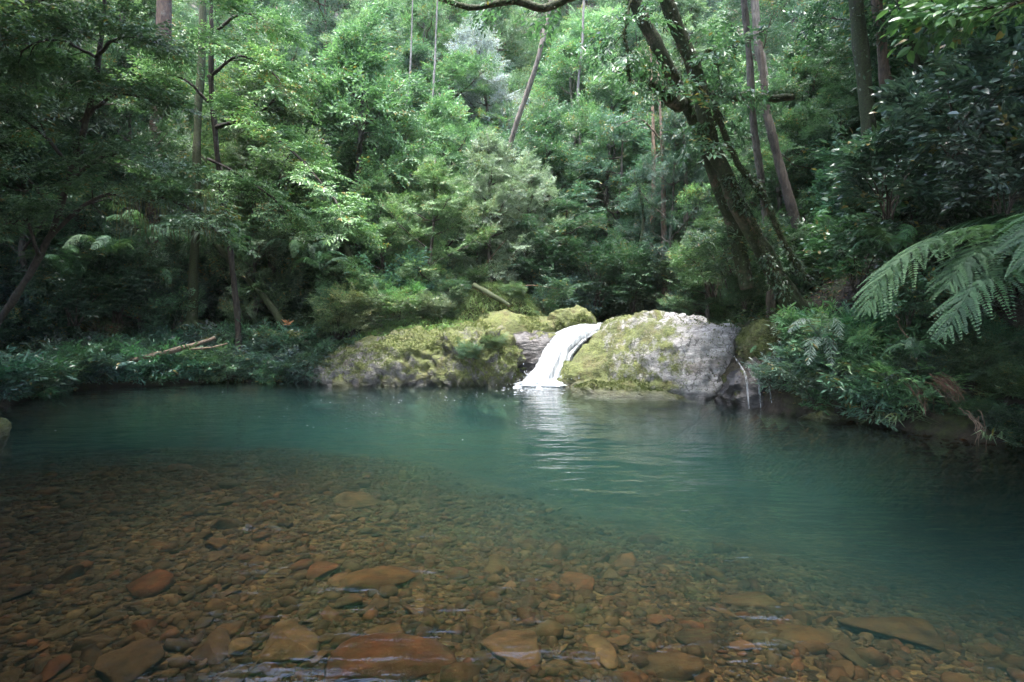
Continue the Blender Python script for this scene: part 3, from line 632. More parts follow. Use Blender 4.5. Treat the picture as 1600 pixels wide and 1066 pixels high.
for k, (px, py, hw, asp, rot, lb) in enumerate(big):
    q = G(px, py, -.28); z = zat(q[0], q[1]); q = G(px, py, z + .06); s = hw / F * (q[1] + .5) * 1.18
    o = link('submerged_stone', STONES[k % 14]); o.location = (q[0], q[1], zat(q[0], q[1]) + .1 * s); o.scale = (s, s * asp * 2.0, min(s * .8, .2)); o.rotation_euler = (R(r.uniform(-6, 6)), R(r.uniform(-6, 6)), R(rot))
    tag(o, lb, 'stone')
n = 0; spots = []
while n < 290:
    px, py = r.uniform(-40, 1640), 720 + 390 * r.random() ** .8
    q = G(px, py, -.3)
    z = zat(q[0], q[1])
    if z < -.5 or q[1] > 8.0: continue
    s = min(r.lognormal(math.log(.07), .5), .2)
    if py < 830 and px < 500: s *= .8
    if any((q[0] - a[0]) ** 2 + (q[1] - a[1]) ** 2 < (.75 * (s + a[2])) ** 2 for a in spots): continue
    spots.append((q[0], q[1], s))
    o = link('stone', STONES[r.integers(14)], bed); o.location = (q[0], q[1], z + s * .10); o.scale = (s, s, s * r.uniform(.7, 1.2))
    o.rotation_euler = (R(r.normal(0, 9)), R(r.normal(0, 9)), r.uniform(0, 6.28)); n += 1
box = np.array([[x, y, z] for x in (-1, 1) for y in (-1, 1) for z in (-1, 1)], float)
bf = np.array([[0, 1, 3, 2], [4, 6, 7, 5], [0, 4, 5, 1], [2, 3, 7, 6], [0, 2, 6, 4], [1, 5, 7, 3]])
mb = MB(); pv_, pf_ = ico(1) if len(ico(1)[0]) == 12 else (ico(1)[0][:12], None)
if pf_ is None:
    bm = bmesh.new(); bmesh.ops.create_icosphere(bm, subdivisions=1, radius=1.0); pv_ = np.array([v.co[:] for v in bm.verts]); pf_ = np.array([[v.index for v in f.verts] for f in bm.faces]); bm.free()
K = 30000; yy = 1.9 + 7.2 * r.random(K) ** .8; xx = (r.random(K) * 2 - 1) * yy * .95; zz = hgt(xx, yy); keep = (zz > -.8 + .25 * r.random(len(zz))) & (zz < -.03); xx, yy, zz = xx[keep], yy[keep], zz[keep]; K = len(xx)
an = r.uniform(0, 6.28, K); sx = r.lognormal(math.log(.026), .5, K); asp = r.uniform(.5, .95, K); th = r.uniform(.28, .6, K); nv = len(pv_)
V_ = pv_[None] * (1 + r.uniform(-.32, .2, (K, nv, 1))) * np.stack([sx, sx * asp, sx * th], -1)[:, None]
tl = r.normal(0, .16, (K, 2)); V_[..., 2] += V_[..., 0] * tl[:, :1] + V_[..., 1] * tl[:, 1:]
c, s = np.cos(an)[:, None], np.sin(an)[:, None]; V_ = np.stack([V_[..., 0] * c - V_[..., 1] * s, V_[..., 0] * s + V_[..., 1] * c, V_[..., 2]], -1) + np.stack([xx, yy, zz + sx * .12], -1)[:, None]
mb.add(V_.reshape(-1, 3), (np.arange(K)[:, None, None] * nv + pf_[None]).reshape(-1, 3), np.repeat(r.random(K), nv))
o = mb.build('gravel', PEBBLE, bed, smooth=True); o['kind'] = 'stuff'

# ---------------------------------------------------------------- trees: shared meshes
BRIGHT, MID, DARK, BLUE, OLIVE, PALE, SILVER, LIME = (.085, .185, .078), (.055, .13, .064), (.032, .082, .045), (.058, .13, .092), (.075, .135, .06), (.19, .27, .18), (.3, .34, .39), (.115, .215, .085)
GREYB, BROWNB, DARKB, PALEB = (.075, .066, .053), (.07, .048, .032), (.04, .032, .024), (.24, .22, .18)
def tree_variant(seed, H=10., cb=.3, spread=2.4, nl=18, bank='mid', sc=1.0, nsub=6, nspr=5, top=.9, rise=.35, r0=.14, woody=True, bark=None, wild=.75):
    r = np.random.default_rng(seed); wood, lf = MB(), MB()
    n = 14; s = np.linspace(0, 1, n); path = np.zeros((n, 3)); path[:, 2] = -.8 + (H + .3) * s
    path[:, :2] = np.cumsum(r.normal(0, .09, (n, 2)), 0) * s[:, None]
    tube(wood, path, r0 * (1 - .8 * s) * (1 + .6 * np.exp(-s * 14)), 9, .12, seed); T, D = [], []
    for k in range(nl):
        h = cb + (1 - cb) * (k + r.uniform(0, .8)) / nl; i = min(int(h * (n - 1)), n - 2)
        u = (h - cb) / (1 - cb); ln = spread * (math.sin(math.pi * min(.15 + u * top, 1)) ** .8 * .9 + .15) * r.uniform(.65, 1.15)
        az = k * 2.4 + r.uniform(-.5, .5); el = rise * (1 + u) + r.uniform(-.2, .2)
        d = np.array([math.cos(az), math.sin(az), el]); lp = wobble_path(path[i], path[i] + d * ln, 7, r, ln * .03, -.06 * ln)
        tube(wood, lp, np.linspace(r0 * .32, .012, 7), 5, cap=False)
        dress(wood, T, D, lp, r, nsub, ln * .5, nspr, .22, .15, woody=woody); T.append(lp[-1]); D.append(d)
    for _ in range(10): T.append(path[-1] - np.array([0, 0, r.uniform(0, .6)])); D.append(np.array([r.normal(), r.normal(), .9]))
    D = np.array(D) + r.normal(0, wild * .6, (len(D), 3)); place_sprays(lf, BANK[bank], T, D, r.uniform(.8, 1.35, len(T)) * sc, r, wild=wild)
    return wood.mesh('trunk', bark or BARK, True), lf.mesh('crown', LEAF), H
V = {
    'a': tree_variant(1, 10, .22, 2.5, 22, 'mid', 1.0, 7, 6), 'b': tree_variant(2, 10, .10, 1.9, 26, 'mid', .95, 6, 6),
    'c': tree_variant(3, 10, .25, 2.8, 18, 'small', 1.1, 7, 6, rise=.3, wild=.6), 'd': tree_variant(4, 10, .35, 3.2, 16, 'narrow', 1.0, 7, 6, rise=.2, wild=.4),
    'e': tree_variant(5, 10, .07, 2.2, 26, 'small', 1.05, 7, 6), 'f': tree_variant(6, 10, .45, 2.9, 16, 'mid', 1.1, 7, 6, rise=.5, r0=.15),
    'g': tree_variant(7, 10, .15, 1.5, 26, 'tiny', 1.3, 6, 4, rise=.4), 'h': tree_variant(8, 10, .5, 3.4, 14, 'big', 1.0, 7, 5, rise=.4, r0=.17),
}
def place_tree(v, base, H, wide, lcol, bcol, name, label, group=None, rz=None, cat='tree'):
    tm, cm, H0 = V[v]; s = H / H0
    t = thing(name, label, cat, base, group, random.uniform(0, 6.28) if rz is None else rz, (wide, wide, s))
    link('trunk', tm, t, bcol); link('crown', cm, t, lcol); return t
def top_tree(v, px, ptop, Y, wide, lcol, bcol, name, label, group=None, rz=None):
    b = ground(px, Y); return place_tree(v, b, P(px, ptop, Y)[2] - b[2], wide, lcol, bcol, name, label, group, rz)
random.seed(5)
top_tree('b', 555, 15, 17.5, 1.05, BRIGHT, GREYB, 'broadleaf_tree', 'tall bright green leafy tree left of the centre gap', rz=.3)
top_tree('e', 500, 120, 19, 1.1, MID, GREYB, 'broadleaf_tree', 'mid green tree close behind the left of the tall bright tree', rz=1.0)
top_tree('e', 672, 236, 15.9, .62, LIME, GREYB, 'sapling', 'lime green feathery young tree growing behind the mossy ledge', rz=2.0)
top_tree('e', 765, 195, 16.8, .6, PALE, GREYB, 'lichen_tree', 'pale lichen covered bushy tree behind the grass mound', rz=.6)
top_tree('e', 820, 225, 17.3, .5, PALE, GREYB, 'lichen_tree', 'smaller pale grey green tree right of the pale lichen covered tree', rz=1.6)
top_tree('g', 765, 30, 25, .95, SILVER, GREYB, 'silver_tree', 'silvery white leaved tree standing high in the centre', rz=.1)
top_tree('d', 965, 185, 19.5, .75, BLUE, GREYB, 'layered_tree', 'grey green layered tree above the pale boulder', rz=2.2)
top_tree('b', 900, 40, 23, 1.0, BRIGHT, PALEB, 'broadleaf_tree', 'light green tree right of the silver leaved tree', rz=2.9)
top_tree('a', 650, 60, 24, .9, MID, PALEB, 'broadleaf_tree', 'mid green tree left of the silver leaved tree', rz=1.9)
top_tree('e', 1000, 60, 22, .95, OLIVE, PALEB, 'broadleaf_tree', 'olive green tree behind the leaning trunks', rz=.9)
top_tree('e', 1045, 150, 16.2, .45, BLUE, GREYB, 'layered_tree', 'slim grey green tree in front of the brown trunk pair tops', rz=1.2)
top_tree('d', 900, 300, 17, .62, DARK, GREYB, 'layered_tree', 'dark green low layered tree directly above the waterfall', rz=.2)
top_tree('e', 1080, 170, 17, .7, BRIGHT, GREYB, 'broadleaf_tree', 'bright green tree seen through the leaning trunks', rz=.5)
top_tree('b', 430, 40, 16.5, .95, OLIVE, DARKB, 'broadleaf_tree', 'olive leaved tree left of the tall bright tree', rz=4.0)
top_tree('e', 600, 260, 16.2, .55, BRIGHT, GREYB, 'sapling', 'bright green slim sapling left of the lime feathery tree', rz=5.0)
for k, (v, px, pt, Y, w, col, lb) in enumerate([('e', 700, 130, 18.6, .8, BRIGHT, 'light green tree in front of the thin white trunk'), ('b', 840, 150, 19.2, .8, MID, 'mid green tree right of the pale lichen tree'), ('e', 945, 90, 20.5, .9, BRIGHT, 'yellowish light tree above the grey green layered tree'), ('e', 610, 130, 18.8, .8, BRIGHT, 'leafy tree between the tall bright tree and the centre gap'),
                                          ('b', 1120, 60, 19.5, .9, BRIGHT, 'sunlit tree framed between the leaning and slim trunks'), ('e', 1250, 40, 17, .85, MID, 'feathery tree right of the slim upright trunk'), ('e', 1010, 290, 18.4, .6, BLUE, 'low bluish tree behind the brown trunk pair'), ('b', 350, 60, 17.8, .9, MID, 'leafy tree behind the rooted tree'), ('e', 60, 40, 16.5, 1.0, MID, 'leafy tree behind the near left boughs'), ('e', 222, 40, 14.8, .62, MID, 'leafy tree hiding most of the reddish brown trunk'), ('e', 400, 170, 15.8, .5, OLIVE, 'slender leafy tree right of the rooted tree'), ('e', 40, 150, 13.4, .7, DARK, 'dense dark tree behind the left edge boughs'), ('b', 180, 90, 18, 1.0, DARK, 'dim tree behind the reddish brown trunk'),
                                          ('e', 1215, 100, 16, .7, MID, 'leafy tree hiding the foot of the pale thick trunk'), ('e', 1310, 120, 15, .8, MID, 'leafy tree behind the thick mossy right trunk'), ('b', 740, 300, 17.8, .5, BRIGHT, 'short light tree behind the lime feathery tree'), ('e', 870, 330, 18, .5, MID, 'short green tree behind the waterfall lip'), ('e', 1105, 330, 15, .5, BRIGHT, 'short bright tree behind the boulder top')]):
    top_tree(v, px, pt, Y, w, col, GREYB, 'broadleaf_tree', lb, rz=k * 1.3)
# wooded hill: rows of trees one behind the other
ORD = ['first', 'second', 'third', 'fourth', 'fifth', 'sixth', 'seventh', 'eighth', 'ninth', 'tenth', 'eleventh', 'twelfth', 'thirteenth', 'fourteenth', 'fifteenth', 'sixteenth']
HAZED_GREEN = (.15, .26, .135)  # far leaves paled, standing in for haze and sky glare on the hill
CN = {HAZED_GREEN: 'pale green', BRIGHT: 'bright green', MID: 'mid green', DARK: 'dark green', BLUE: 'bluish green', OLIVE: 'olive green'}
for row, (Y, cnt, Hm, where) in enumerate([(21.5, 11, 8, 'lowest row'), (25, 12, 9, 'second row'), (29, 13, 10, 'third row'), (34, 13, 11, 'fourth row'), (40, 14, 12, 'fifth row'), (47, 14, 13, 'sixth row'), (55, 15, 14, 'top row')]):
    half = .98 * Y
    for k in range(cnt):
        x = -half + 2 * half * (k + random.uniform(.2, .8)) / cnt; y = Y + random.uniform(-1.3, 1.3)
        col = random.choice([HAZED_GREEN, HAZED_GREEN, BRIGHT, BRIGHT, MID, OLIVE, BLUE]); v = random.choice('aabbceee')
        place_tree(v, (x, y, zat(x, y)), Hm * random.uniform(.75, 1.25), random.uniform(.85, 1.2) * Hm / 10, col, random.choice([GREYB, GREYB, BROWNB]), 'hill_tree',
                   f'{CN[col]} tree, {ORD[k]} from the left in the {where} of the hill', 'trees on the wooded hill')
# side slopes: trees whose crowns close over the banks
def slope_tree(v, x, y, H, wide, lcol, bcol, label, group):
    place_tree(v, (x, y, zat(x, y)), H, wide, lcol, bcol, 'slope_tree', label, group)
for k, (x, y, H, w, v) in enumerate([(-10.8, 4.5, 12, 1.3, 'h'), (-12.8, 9.5, 11, 1.2, 'f'), (-14.5, 13, 9, 1.1, 'a'), (-15, 17, 9, 1.1, 'b'), (-12.5, 19.5, 9, 1, 'e'), (-18, 15, 10, 1.2, 'f'), (-17, 21, 10, 1.1, 'c'), (-11.2, -1.5, 12, 1.4, 'h'), (-13.2, 16, 7.5, .9, 'e'), (-10.4, 7.2, 12, 1.2, 'h'), (-13, 5.5, 12, 1.2, 'f'), (-12, 12.2, 10, 1, 'f')]):
    slope_tree(v, x, y, H, w, random.choice([MID, DARK, OLIVE]), DARKB, f'shaded tree on the left slope, {ORD[k]} counting up from the pool', 'trees on the left slope')
for k, (x, y, H, w, v) in enumerate([(9.2, 4.5, 11, 1.35, 'h'), (9.6, 8.5, 11, 1.3, 'f'), (9.4, 13.2, 9, 1.1, 'a'), (11, 17, 9, 1.1, 'b'), (13, 12, 9, 1.2, 'f'), (13.5, 20, 9, 1.1, 'c'), (9.6, 0, 11, 1.4, 'h'), (8.6, 17.5, 7, .8, 'e'), (11.4, 9.5, 9, 1.1, 'd'), (9.4, 6.4, 11, 1.2, 'h'), (11.5, 6, 11, 1.3, 'f')]):
    slope_tree(v, x, y, H, w, random.choice([MID, DARK, DARK]), DARKB, f'shaded tree on the right slope, {ORD[k]} counting up from the pool', 'trees on the right slope')

for k, (x, y, H, w, v) in enumerate([(-8.9, 3.0, 14, 2.0, 'h'), (-5.6, -2.6, 13, 1.5, 'f'), (-1.4, -3.2, 13, 1.55, 'h'), (3.0, -2.8, 13, 1.5, 'f'), (6.8, -2.4, 12, 1.4, 'h'), (8.3, 3.0, 14, 1.9, 'h')]):  # out-of-view trees, added to keep light off the near shallows
    place_tree(v, (x, y, zat(x, y)), H, w, MID, GREYB, 'added_shade_tree', f'unseen tree added to shade the near shallows around the viewpoint, {ORD[k]} counting clockwise from the left bank', 'unseen trees added for shade around the viewpoint')

# ---------------------------------------------------------------- trees with trunks one can pick out
def P3(pts): return [np.array(p[1:], float) if p[0] == 'w' else P(*p) for p in pts]
def custom_tree(name, label, trunk, rad, bark, bcol, limbs=(), crown=None, lcol=MID, group=None, sides=14, fine=False, mat=None, seed=0, stems=(), fuzz=0):
    """trunk: list of (px, py, Y); limbs: (points, r0, r1, nsub, sublen, nspr)"""
    r = np.random.default_rng(900 + seed); pts = P3(trunk); gz = zat(pts[0][0], pts[0][1])
    if pts[0][2] > gz + .15: pts = [np.array([pts[0][0], pts[0][1], gz - .15])] + pts      # stands on the ground
    path = spline(pts, 90); base = path[0].copy()
    t = thing(name, label, 'tree', base, group); mb = MB(); s = np.linspace(0, 1, 90); fz = []
    path = path + np.cumsum(r.normal(0, .003, (90, 3)), 0)
    rr = np.interp(s, np.linspace(0, 1, len(rad)), rad); fz.append((path, rr)); tube(mb, path, rr, 18, .2, seed * 1.7); mb.build('trunk', bark, t, base, True, bcol)
    for pts, ra, rb in stems:
        mb = MB(); q = spline(P3(pts), 90) + np.cumsum(r.normal(0, .003, (90, 3)), 0); fz.append((q, np.linspace(ra, rb, 90))); tube(mb, q, np.linspace(ra, rb, 90), 16, .2, seed + 3.1); mb.build('stem', bark, t, base, True, bcol)
    T, D = [], []; twigs = MB()
    for pts, ra, rb, nsub, sl, ns in limbs:
        q = spline(P3(pts), 24) + np.cumsum(r.normal(0, .01, (24, 3)), 0); mb = MB(); fz.append((q, np.linspace(ra, rb, 24))); tube(mb, q, np.linspace(ra, rb, 24), 10, .2, seed + 1.0); mb.build('limb', bark, t, base, True, bcol)
        if nsub: dress(twigs, T, D, q, r, nsub, sl, ns + (2 if name == 'spreading_tree' else 0), .12, .1)
    if fuzz:
        mb = MB()
        for q, ra in fz:
            n = int(fuzz * len(q)); i = r.integers(0, len(q) - 1, n); u = r.random(n)[:, None]; c = q[i] * (1 - u) + q[i + 1] * u; d = nrm(r.normal(0, 1, (n, 3)))
            keep = vnoise(c * 2.3) + .5 * d[:, 2] > -.25; c, d, n, ri = c[keep], d[keep], int(keep.sum()), ra[i][keep]
            leaves(mb, c + d * ri[:, None] * .93, nrm(d + np.array([0, 0, -.5]) + r.normal(0, .4, (n, 3))), nrm(r.normal(0, 1, (n, 3))), r.uniform(.02, .06, n), r.uniform(.008, .018, n), r.random(n))
        mb.build('moss', GRASS, t, base, color=(.05, .065, .02))['kind'] = 'stuff'
        mb = MB()
        for q, ra in fz[:4]:      # climbers clinging to the stems
            n = int(fuzz * len(q) * .2); i = r.integers(0, len(q) - 1, n); u = r.random(n)[:, None]; c = q[i] * (1 - u) + q[i + 1] * u; d = nrm(r.normal(0, 1, (n, 3)) * [1, 1, .3])
            keep = vnoise(c * 1.3 + 9) > .12; c, d, n, ri = c[keep], d[keep], int(keep.sum()), ra[i][keep]
            leaves(mb, c + d * (ri[:, None] + r.uniform(0, .09, (n, 1))), nrm(d * .6 + np.array([0, 0, -.6]) + r.normal(0, .4, (n, 3))), nrm(d + np.array([0, 0, .8])), r.uniform(.05, .11, n), r.uniform(.025, .05, n), r.random(n) * .94)
        mb.build('climber', LEAF, t, base, color=(.05, .11, .05))['kind'] = 'stuff'
    if twigs.n: twigs.build('twig_tangle', bark, t, base, True, bcol)['kind'] = 'stuff'
    if crown and T:
        mb = MB(); place_sprays(mb, BANK[crown[0]], T, D, r.uniform(.75, 1.25, len(T)) * crown[1], r, fine); mb.build('crown', mat or LEAF, t, base, color=lcol)
    return t
custom_tree('leaning_tree', 'big mossy double trunked tree leaning left over the pool', [(1290, 512, 10.6), (1262, 492, 10.6), (1237, 469, 10.6), (1209, 422, 10.5), (1180, 370, 10.4), (1152, 319, 10.3), (1129, 263, 10.2), (1105, 202, 10.1), (1094, 131, 10.), (1073, 70, 9.9), (1044, 5, 9.8), (1020, -80, 9.6), (1000, -220, 9.4), (985, -380, 9.2)],
            [.26, .19, .16, .15, .14, .13, .12, .11, .10, .07], BARK_MOSSY, (.11, .08, .055),
            limbs=[([(1010, -70, 9.4), (950, -30, 9.2), (890, -6, 9.1), (850, 12, 9.0), (800, 4, 8.9), (740, 13, 8.8), (690, 2, 8.7), (655, -20, 8.6)], .085, .03, 4, .35, 2),
                   ([(1113, 148, 10.1), (1150, 146, 10.5), (1195, 147, 11), (1240, 146, 11.5)], .09, .07, 2, .3, 2),
                   ([(1062, 165, 10.0), (1045, 150, 9.8), (1018, 133, 9.7)], .14, .09, 2, .35, 3),
                   ([(1020, -80, 9.6), (1100, -230, 9.0), (1200, -330, 8.4), (1300, -420, 7.8)], .1, .03, 7, 1.2, 4),
                   ([(1000, -220, 9.4), (900, -330, 9.5), (820, -430, 9.2)], .09, .03, 3, .8, 2),
                   ([(985, -380, 9.2), (1060, -520, 9.4), (1200, -600, 9.0)], .08, .03, 6, 1.2, 4),
                   ([(985, 0, 9.6), (975, 60, 9.5), (985, 130, 9.4)], .02, .008, 7, .4, 3), ([(1085, 100, 9.9), (1110, 80, 9.6), (1120, 130, 9.5)], .015, .006, 5, .35, 3),
                   ([(1105, 200, 10.0), (1125, 180, 9.8), (1110, 240, 9.7)], .015, .006, 4, .35, 3)],
            crown=('mid', 1.0), lcol=MID, seed=1, fuzz=45,
            stems=[([(1168, 450, 11.0), (1148, 357, 10.9), (1115, 263, 10.7), (1087, 197, 10.6), (1061, 141, 10.4), (1035, 89, 10.2), (993, 0, 10.0), (965, -90, 9.8), (930, -260, 9.5)], .15, .09),
                   ([(1262, 440, 10.3), (1241, 408, 10.3), (1209, 342, 10.2), (1185, 291, 10.2), (1162, 267, 10.1), (1138, 220, 10.1), (1112, 150, 10.0)], .05, .04),
                   ([(1225, 460, 10.2), (1195, 395, 10.2), (1165, 330, 10.1), (1140, 270, 10.1)], .06, .04)])
custom_tree('slim_tree', 'slim upright pale mossy trunk right of the leaning double trunk', [(1205, 430, 12.3), (1197, 347, 12.2), (1185, 258, 12.1), (1177, 188, 12), (1171, 94, 12), (1162, 0, 12), (1150, -160, 12), (1140, -350, 12)], [.10, .075, .065, .065, .065, .06, .04], BARK, GREYB,
            limbs=[([(1150, -160, 12), (1220, -260, 11.5), (1290, -330, 11)], .04, .015, 8, 1.0, 5), ([(1140, -350, 12), (1080, -430, 11.6)], .04, .015, 8, 1.0, 5)], crown=('mid', 1.0), seed=2)
custom_tree('forest_tree', 'thick mossy dark trunk on the right slope, left of two', [(1385, 400, 11.2), (1372, 320, 11.1), (1362, 250, 11), (1350, 130, 11), (1338, 0, 11), (1325, -160, 11), (1320, -420, 11)], [.16, .14, .125, .12, .115, .1, .06], BARK_MOSSY, DARKB,
            limbs=[([(1325, -160, 11), (1230, -260, 10.2), (1150, -330, 9.6)], .06, .02, 10, 1.3, 6), ([(1322, -250, 11), (1400, -330, 10), (1480, -370, 9)], .06, .02, 10, 1.3, 6), ([(1320, -420, 11), (1300, -560, 10.5)], .06, .02, 10, 1.3, 6)], crown=('mid', 1.1), lcol=DARK, seed=3, fuzz=30)
custom_tree('forest_tree', 'thinner brown trunk on the right slope, right of two', [(1420, 420, 11.6), (1412, 340, 11.5), (1402, 240, 11.5), (1385, 130, 11.5), (1370, 0, 11.5), (1350, -200, 11.5)], [.13, .11, .105, .1, .095, .07], BARK, BROWNB,
            limbs=[([(1350, -200, 11.5), (1440, -300, 10.5), (1530, -350, 9.5)], .05, .02, 10, 1.3, 6), ([(1350, -200, 11.5), (1330, -380, 11.2)], .05, .02, 8, 1.2, 6)], crown=('mid', 1.1), lcol=DARK, seed=4)
custom_tree('forest_tree', 'thin crooked dark stem near the top of the right slope', [(1480, 330, 11), (1460, 220, 11), (1432, 80, 11), (1408, 20, 11), (1405, -120, 11)], [.07, .06, .05, .045, .03], BARK_MOSSY, DARKB,
            limbs=[([(1432, 80, 11), (1420, 40, 10.8), (1425, -30, 10.6)], .03, .012, 4, .5, 3)], crown=('mid', 1.0), lcol=DARK, seed=5)
custom_tree('forest_tree', 'dark slanting stump trunk behind the horizontal mossy limb', [(1262, 420, 14), (1240, 340, 14), (1222, 280, 14), (1212, 235, 14), (1198, 180, 14), (1190, 130, 14), (1184, 60, 14)], [.13, .12, .11, .1, .09, .05], BARK, DARKB, seed=6)
custom_tree('forest_tree', 'pale thick trunk rising at the top behind the slim tree', [(1205, 260, 19), (1192, 120, 19), (1182, 50, 19), (1176, -60, 19), (1170, -200, 19)], [.16, .14, .13, .12, .1], BARK_LIGHT, GREYB, seed=7)
custom_tree('forest_tree', 'brown trunk, left of a close pair behind the boulder', [(1018, 500, 17.2), (1019, 410, 17.2), (1021, 320, 17.2), (1022, 220, 17.2), (1016, 60, 17.4)], [.12, .10, .085, .06, .02], BARK_LIGHT, (.13, .09, .06), limbs=[([(1022, 250, 17.2), (1050, 225, 17), (1062, 228, 17)], .04, .015, 3, .5, 3)], crown=('small', 1.1), lcol=BLUE, seed=8)
custom_tree('forest_tree', 'brown trunk, right of a close pair behind the boulder', [(1040, 500, 16.6), (1037, 410, 16.6), (1036, 330, 16.6), (1034, 230, 16.6), (1026, 70, 16.8)], [.12, .10, .085, .06, .02], BARK_LIGHT, (.12, .085, .06), limbs=[([(1034, 220, 16.6), (1000, 190, 16.4), (970, 195, 16.2)], .035, .012, 5, .7, 4)], crown=('small', 1.1), lcol=BLUE, seed=9)
custom_tree('forest_tree', 'thin grey trunk between the brown pair and the leaning tree', [(1072, 430, 16), (1070, 330, 16), (1068, 260, 16), (1066, 200, 16)], [.08, .07, .06, .04], BARK_LIGHT, GREYB, seed=10)
custom_tree('forest_tree', 'very thin mossy sapling stem left of the brown trunk pair', [(1003, 470, 16.5), (1002, 390, 16.5), (1005, 330, 16.5), (990, 270, 16.5)], [.06, .05, .045, .02], BARK_MOSSY, BROWNB, seed=11)
custom_tree('leaning_snag', 'bare pale trunk slanting up to the right in the centre', [(740, 440, 19.4), (766, 360, 19.3), (786, 270, 19), (803, 200, 18.6), (825, 140, 18.3), (843, 80, 18), (857, 15, 18), (868, -60, 18)], [.11, .10, .09, .08, .075, .07, .065, .05], BARK, (.15, .125, .10), seed=12)
for k, (px, p0, p1, Y, rr, lb) in enumerate([(671, 130, 240, 20.5, .06, 'thin white trunk left of the silver leaved tree'), (905, 60, 220, 22, .07, 'thin pale trunk right of the bare slanting trunk'), (636, 110, 240, 20, .05, 'thin grey trunk in the dark gap left of centre')]):
    custom_tree('pole_tree', lb, [(px + 6, p1 + 120, Y), (px + 2, p1, Y), (px - 3, (p0 + p1) / 2, Y), (px + 4, p0, Y), (px + 12, p0 - 220, Y)], [rr * 1.1, rr * .9, rr * .8, rr * .7, rr * .3], BARK_LIGHT, (.15, .14, .125), seed=20 + k)
# left side
custom_tree('forest_tree', 'thick reddish brown trunk in the upper left woods', [(238, 480, 17), (241, 380, 17), (243, 270, 17), (250, 150, 17), (258, 20, 17), (262, -150, 17)], [.26, .22, .2, .19, .18, .14], BARK, (.05, .03, .02), seed=30)
custom_tree('rooted_tree', 'slender tree with splayed mossy roots on the left bank', [(297, 522, 14.9), (301, 490, 15), (304, 430, 15), (309, 330, 15), (311, 200, 15), (318, 60, 15), (322, -100, 15)], [.2, .15, .12, .11, .1, .09, .06], BARK_MOSSY, GREYB,
            limbs=[([(297, 500, 14.9), (275, 515, 14.6), (262, 530, 14.3), (258, 545, 14.1)], .06, .02, 0, 0, 0), ([(298, 502, 14.9), (292, 518, 14.5), (296, 535, 14.2)], .06, .025, 0, 0, 0), ([(300, 500, 14.9), (318, 512, 14.7), (338, 522, 14.6), (350, 535, 14.5)], .06, .02, 0, 0, 0),
                   ([(300, 498, 15), (325, 506, 15.1), (360, 512, 15.2)], .05, .02, 0, 0, 0)], seed=31)
custom_tree('forest_tree', 'dark trunk near the top left corner', [(130, 480, 16), (124, 330, 16), (118, 180, 16), (114, 40, 16), (106, -140, 16)], [.19, .16, .15, .14, .11], BARK, DARKB, seed=32)
custom_tree('forest_tree', 'thin dark trunk beside the top left dark trunk', [(200, 420, 18), (196, 250, 18), (190, 60, 18), (184, -100, 18)], [.13, .12, .11, .09], BARK, DARKB, seed=33)
custom_tree('leaning_snag', 'bright mossy thin trunk slanting down to the right on the left bank', [(440, 505, 15.1), (418, 468, 15.2), (395, 440, 15.3), (365, 408, 15.4), (340, 378, 15.5), (310, 340, 15.6)], [.1, .09, .08, .08, .07, .05], BARK_MOSSY, GREYB, seed=34)
custom_tree('leaning_snag', 'short mossy trunk slanting left behind the ledge', [(572, 480, 16), (562, 450, 16), (550, 410, 16), (535, 370, 16), (520, 320, 16)], [.11, .1, .09, .08, .05], BARK_MOSSY, GREYB, seed=35)
LT = 9.6
custom_tree('spreading_tree', 'near tree at the left edge with pale tiered leafy branches', [(-40, 560, LT + 1), (20, 470, LT + .8), (70, 380, LT + .6), (100, 290, LT + .4), (130, 190, LT + .2), (150, 90, LT), (160, -60, LT), (150, -220, LT)], [.08, .065, .055, .05, .045, .04, .03, .02], BARK, DARKB,
            limbs=[([(70, 380, LT + .6), (140, 320, LT + .4), (220, 300, LT + .2), (290, 320, LT), (335, 358, LT - .1)], .04, .012, 13, .75, 4),
                   ([(100, 290, LT + .4), (160, 250, LT + .3), (215, 245, LT), (255, 265, LT - .2)], .035, .01, 10, .65, 4),
                   ([(130, 190, LT + .2), (180, 150, LT), (230, 150, LT - .2)], .035, .01, 10, .7, 4), ([(150, 90, LT), (200, 60, LT - .2), (250, 75, LT - .3)], .03, .01, 9, .6, 4),
                   ([(110, 260, LT + .3), (60, 200, LT), (0, 170, LT - .3), (-60, 150, LT - .5)], .035, .01, 11, .7, 4), ([(90, 330, LT + .5), (40, 270, LT), (-30, 240, LT - .3)], .03, .01, 9, .6, 4),
                   ([(60, 400, LT + .6), (30, 340, LT), (-30, 360, LT - .3)], .03, .01, 8, .6, 4), ([(150, 90, LT), (90, 60, LT - .3), (30, 80, LT - .5)], .03, .01, 9, .6, 4),
                   ([(158, -40, LT), (120, -120, LT - .4), (40, -180, LT - .8)], .03, .01, 10, .8, 5), ([(155, -100, LT), (230, -180, LT - .4), (300, -220, LT - .6)], .03, .01, 10, .8, 5),
                   ([(150, -220, LT), (160, -330, LT - .6), (100, -420, LT - 1.2)], .03, .01, 10, .9, 5)],
            crown=('small', 1.0), lcol=(.085, .17, .075), seed=40)
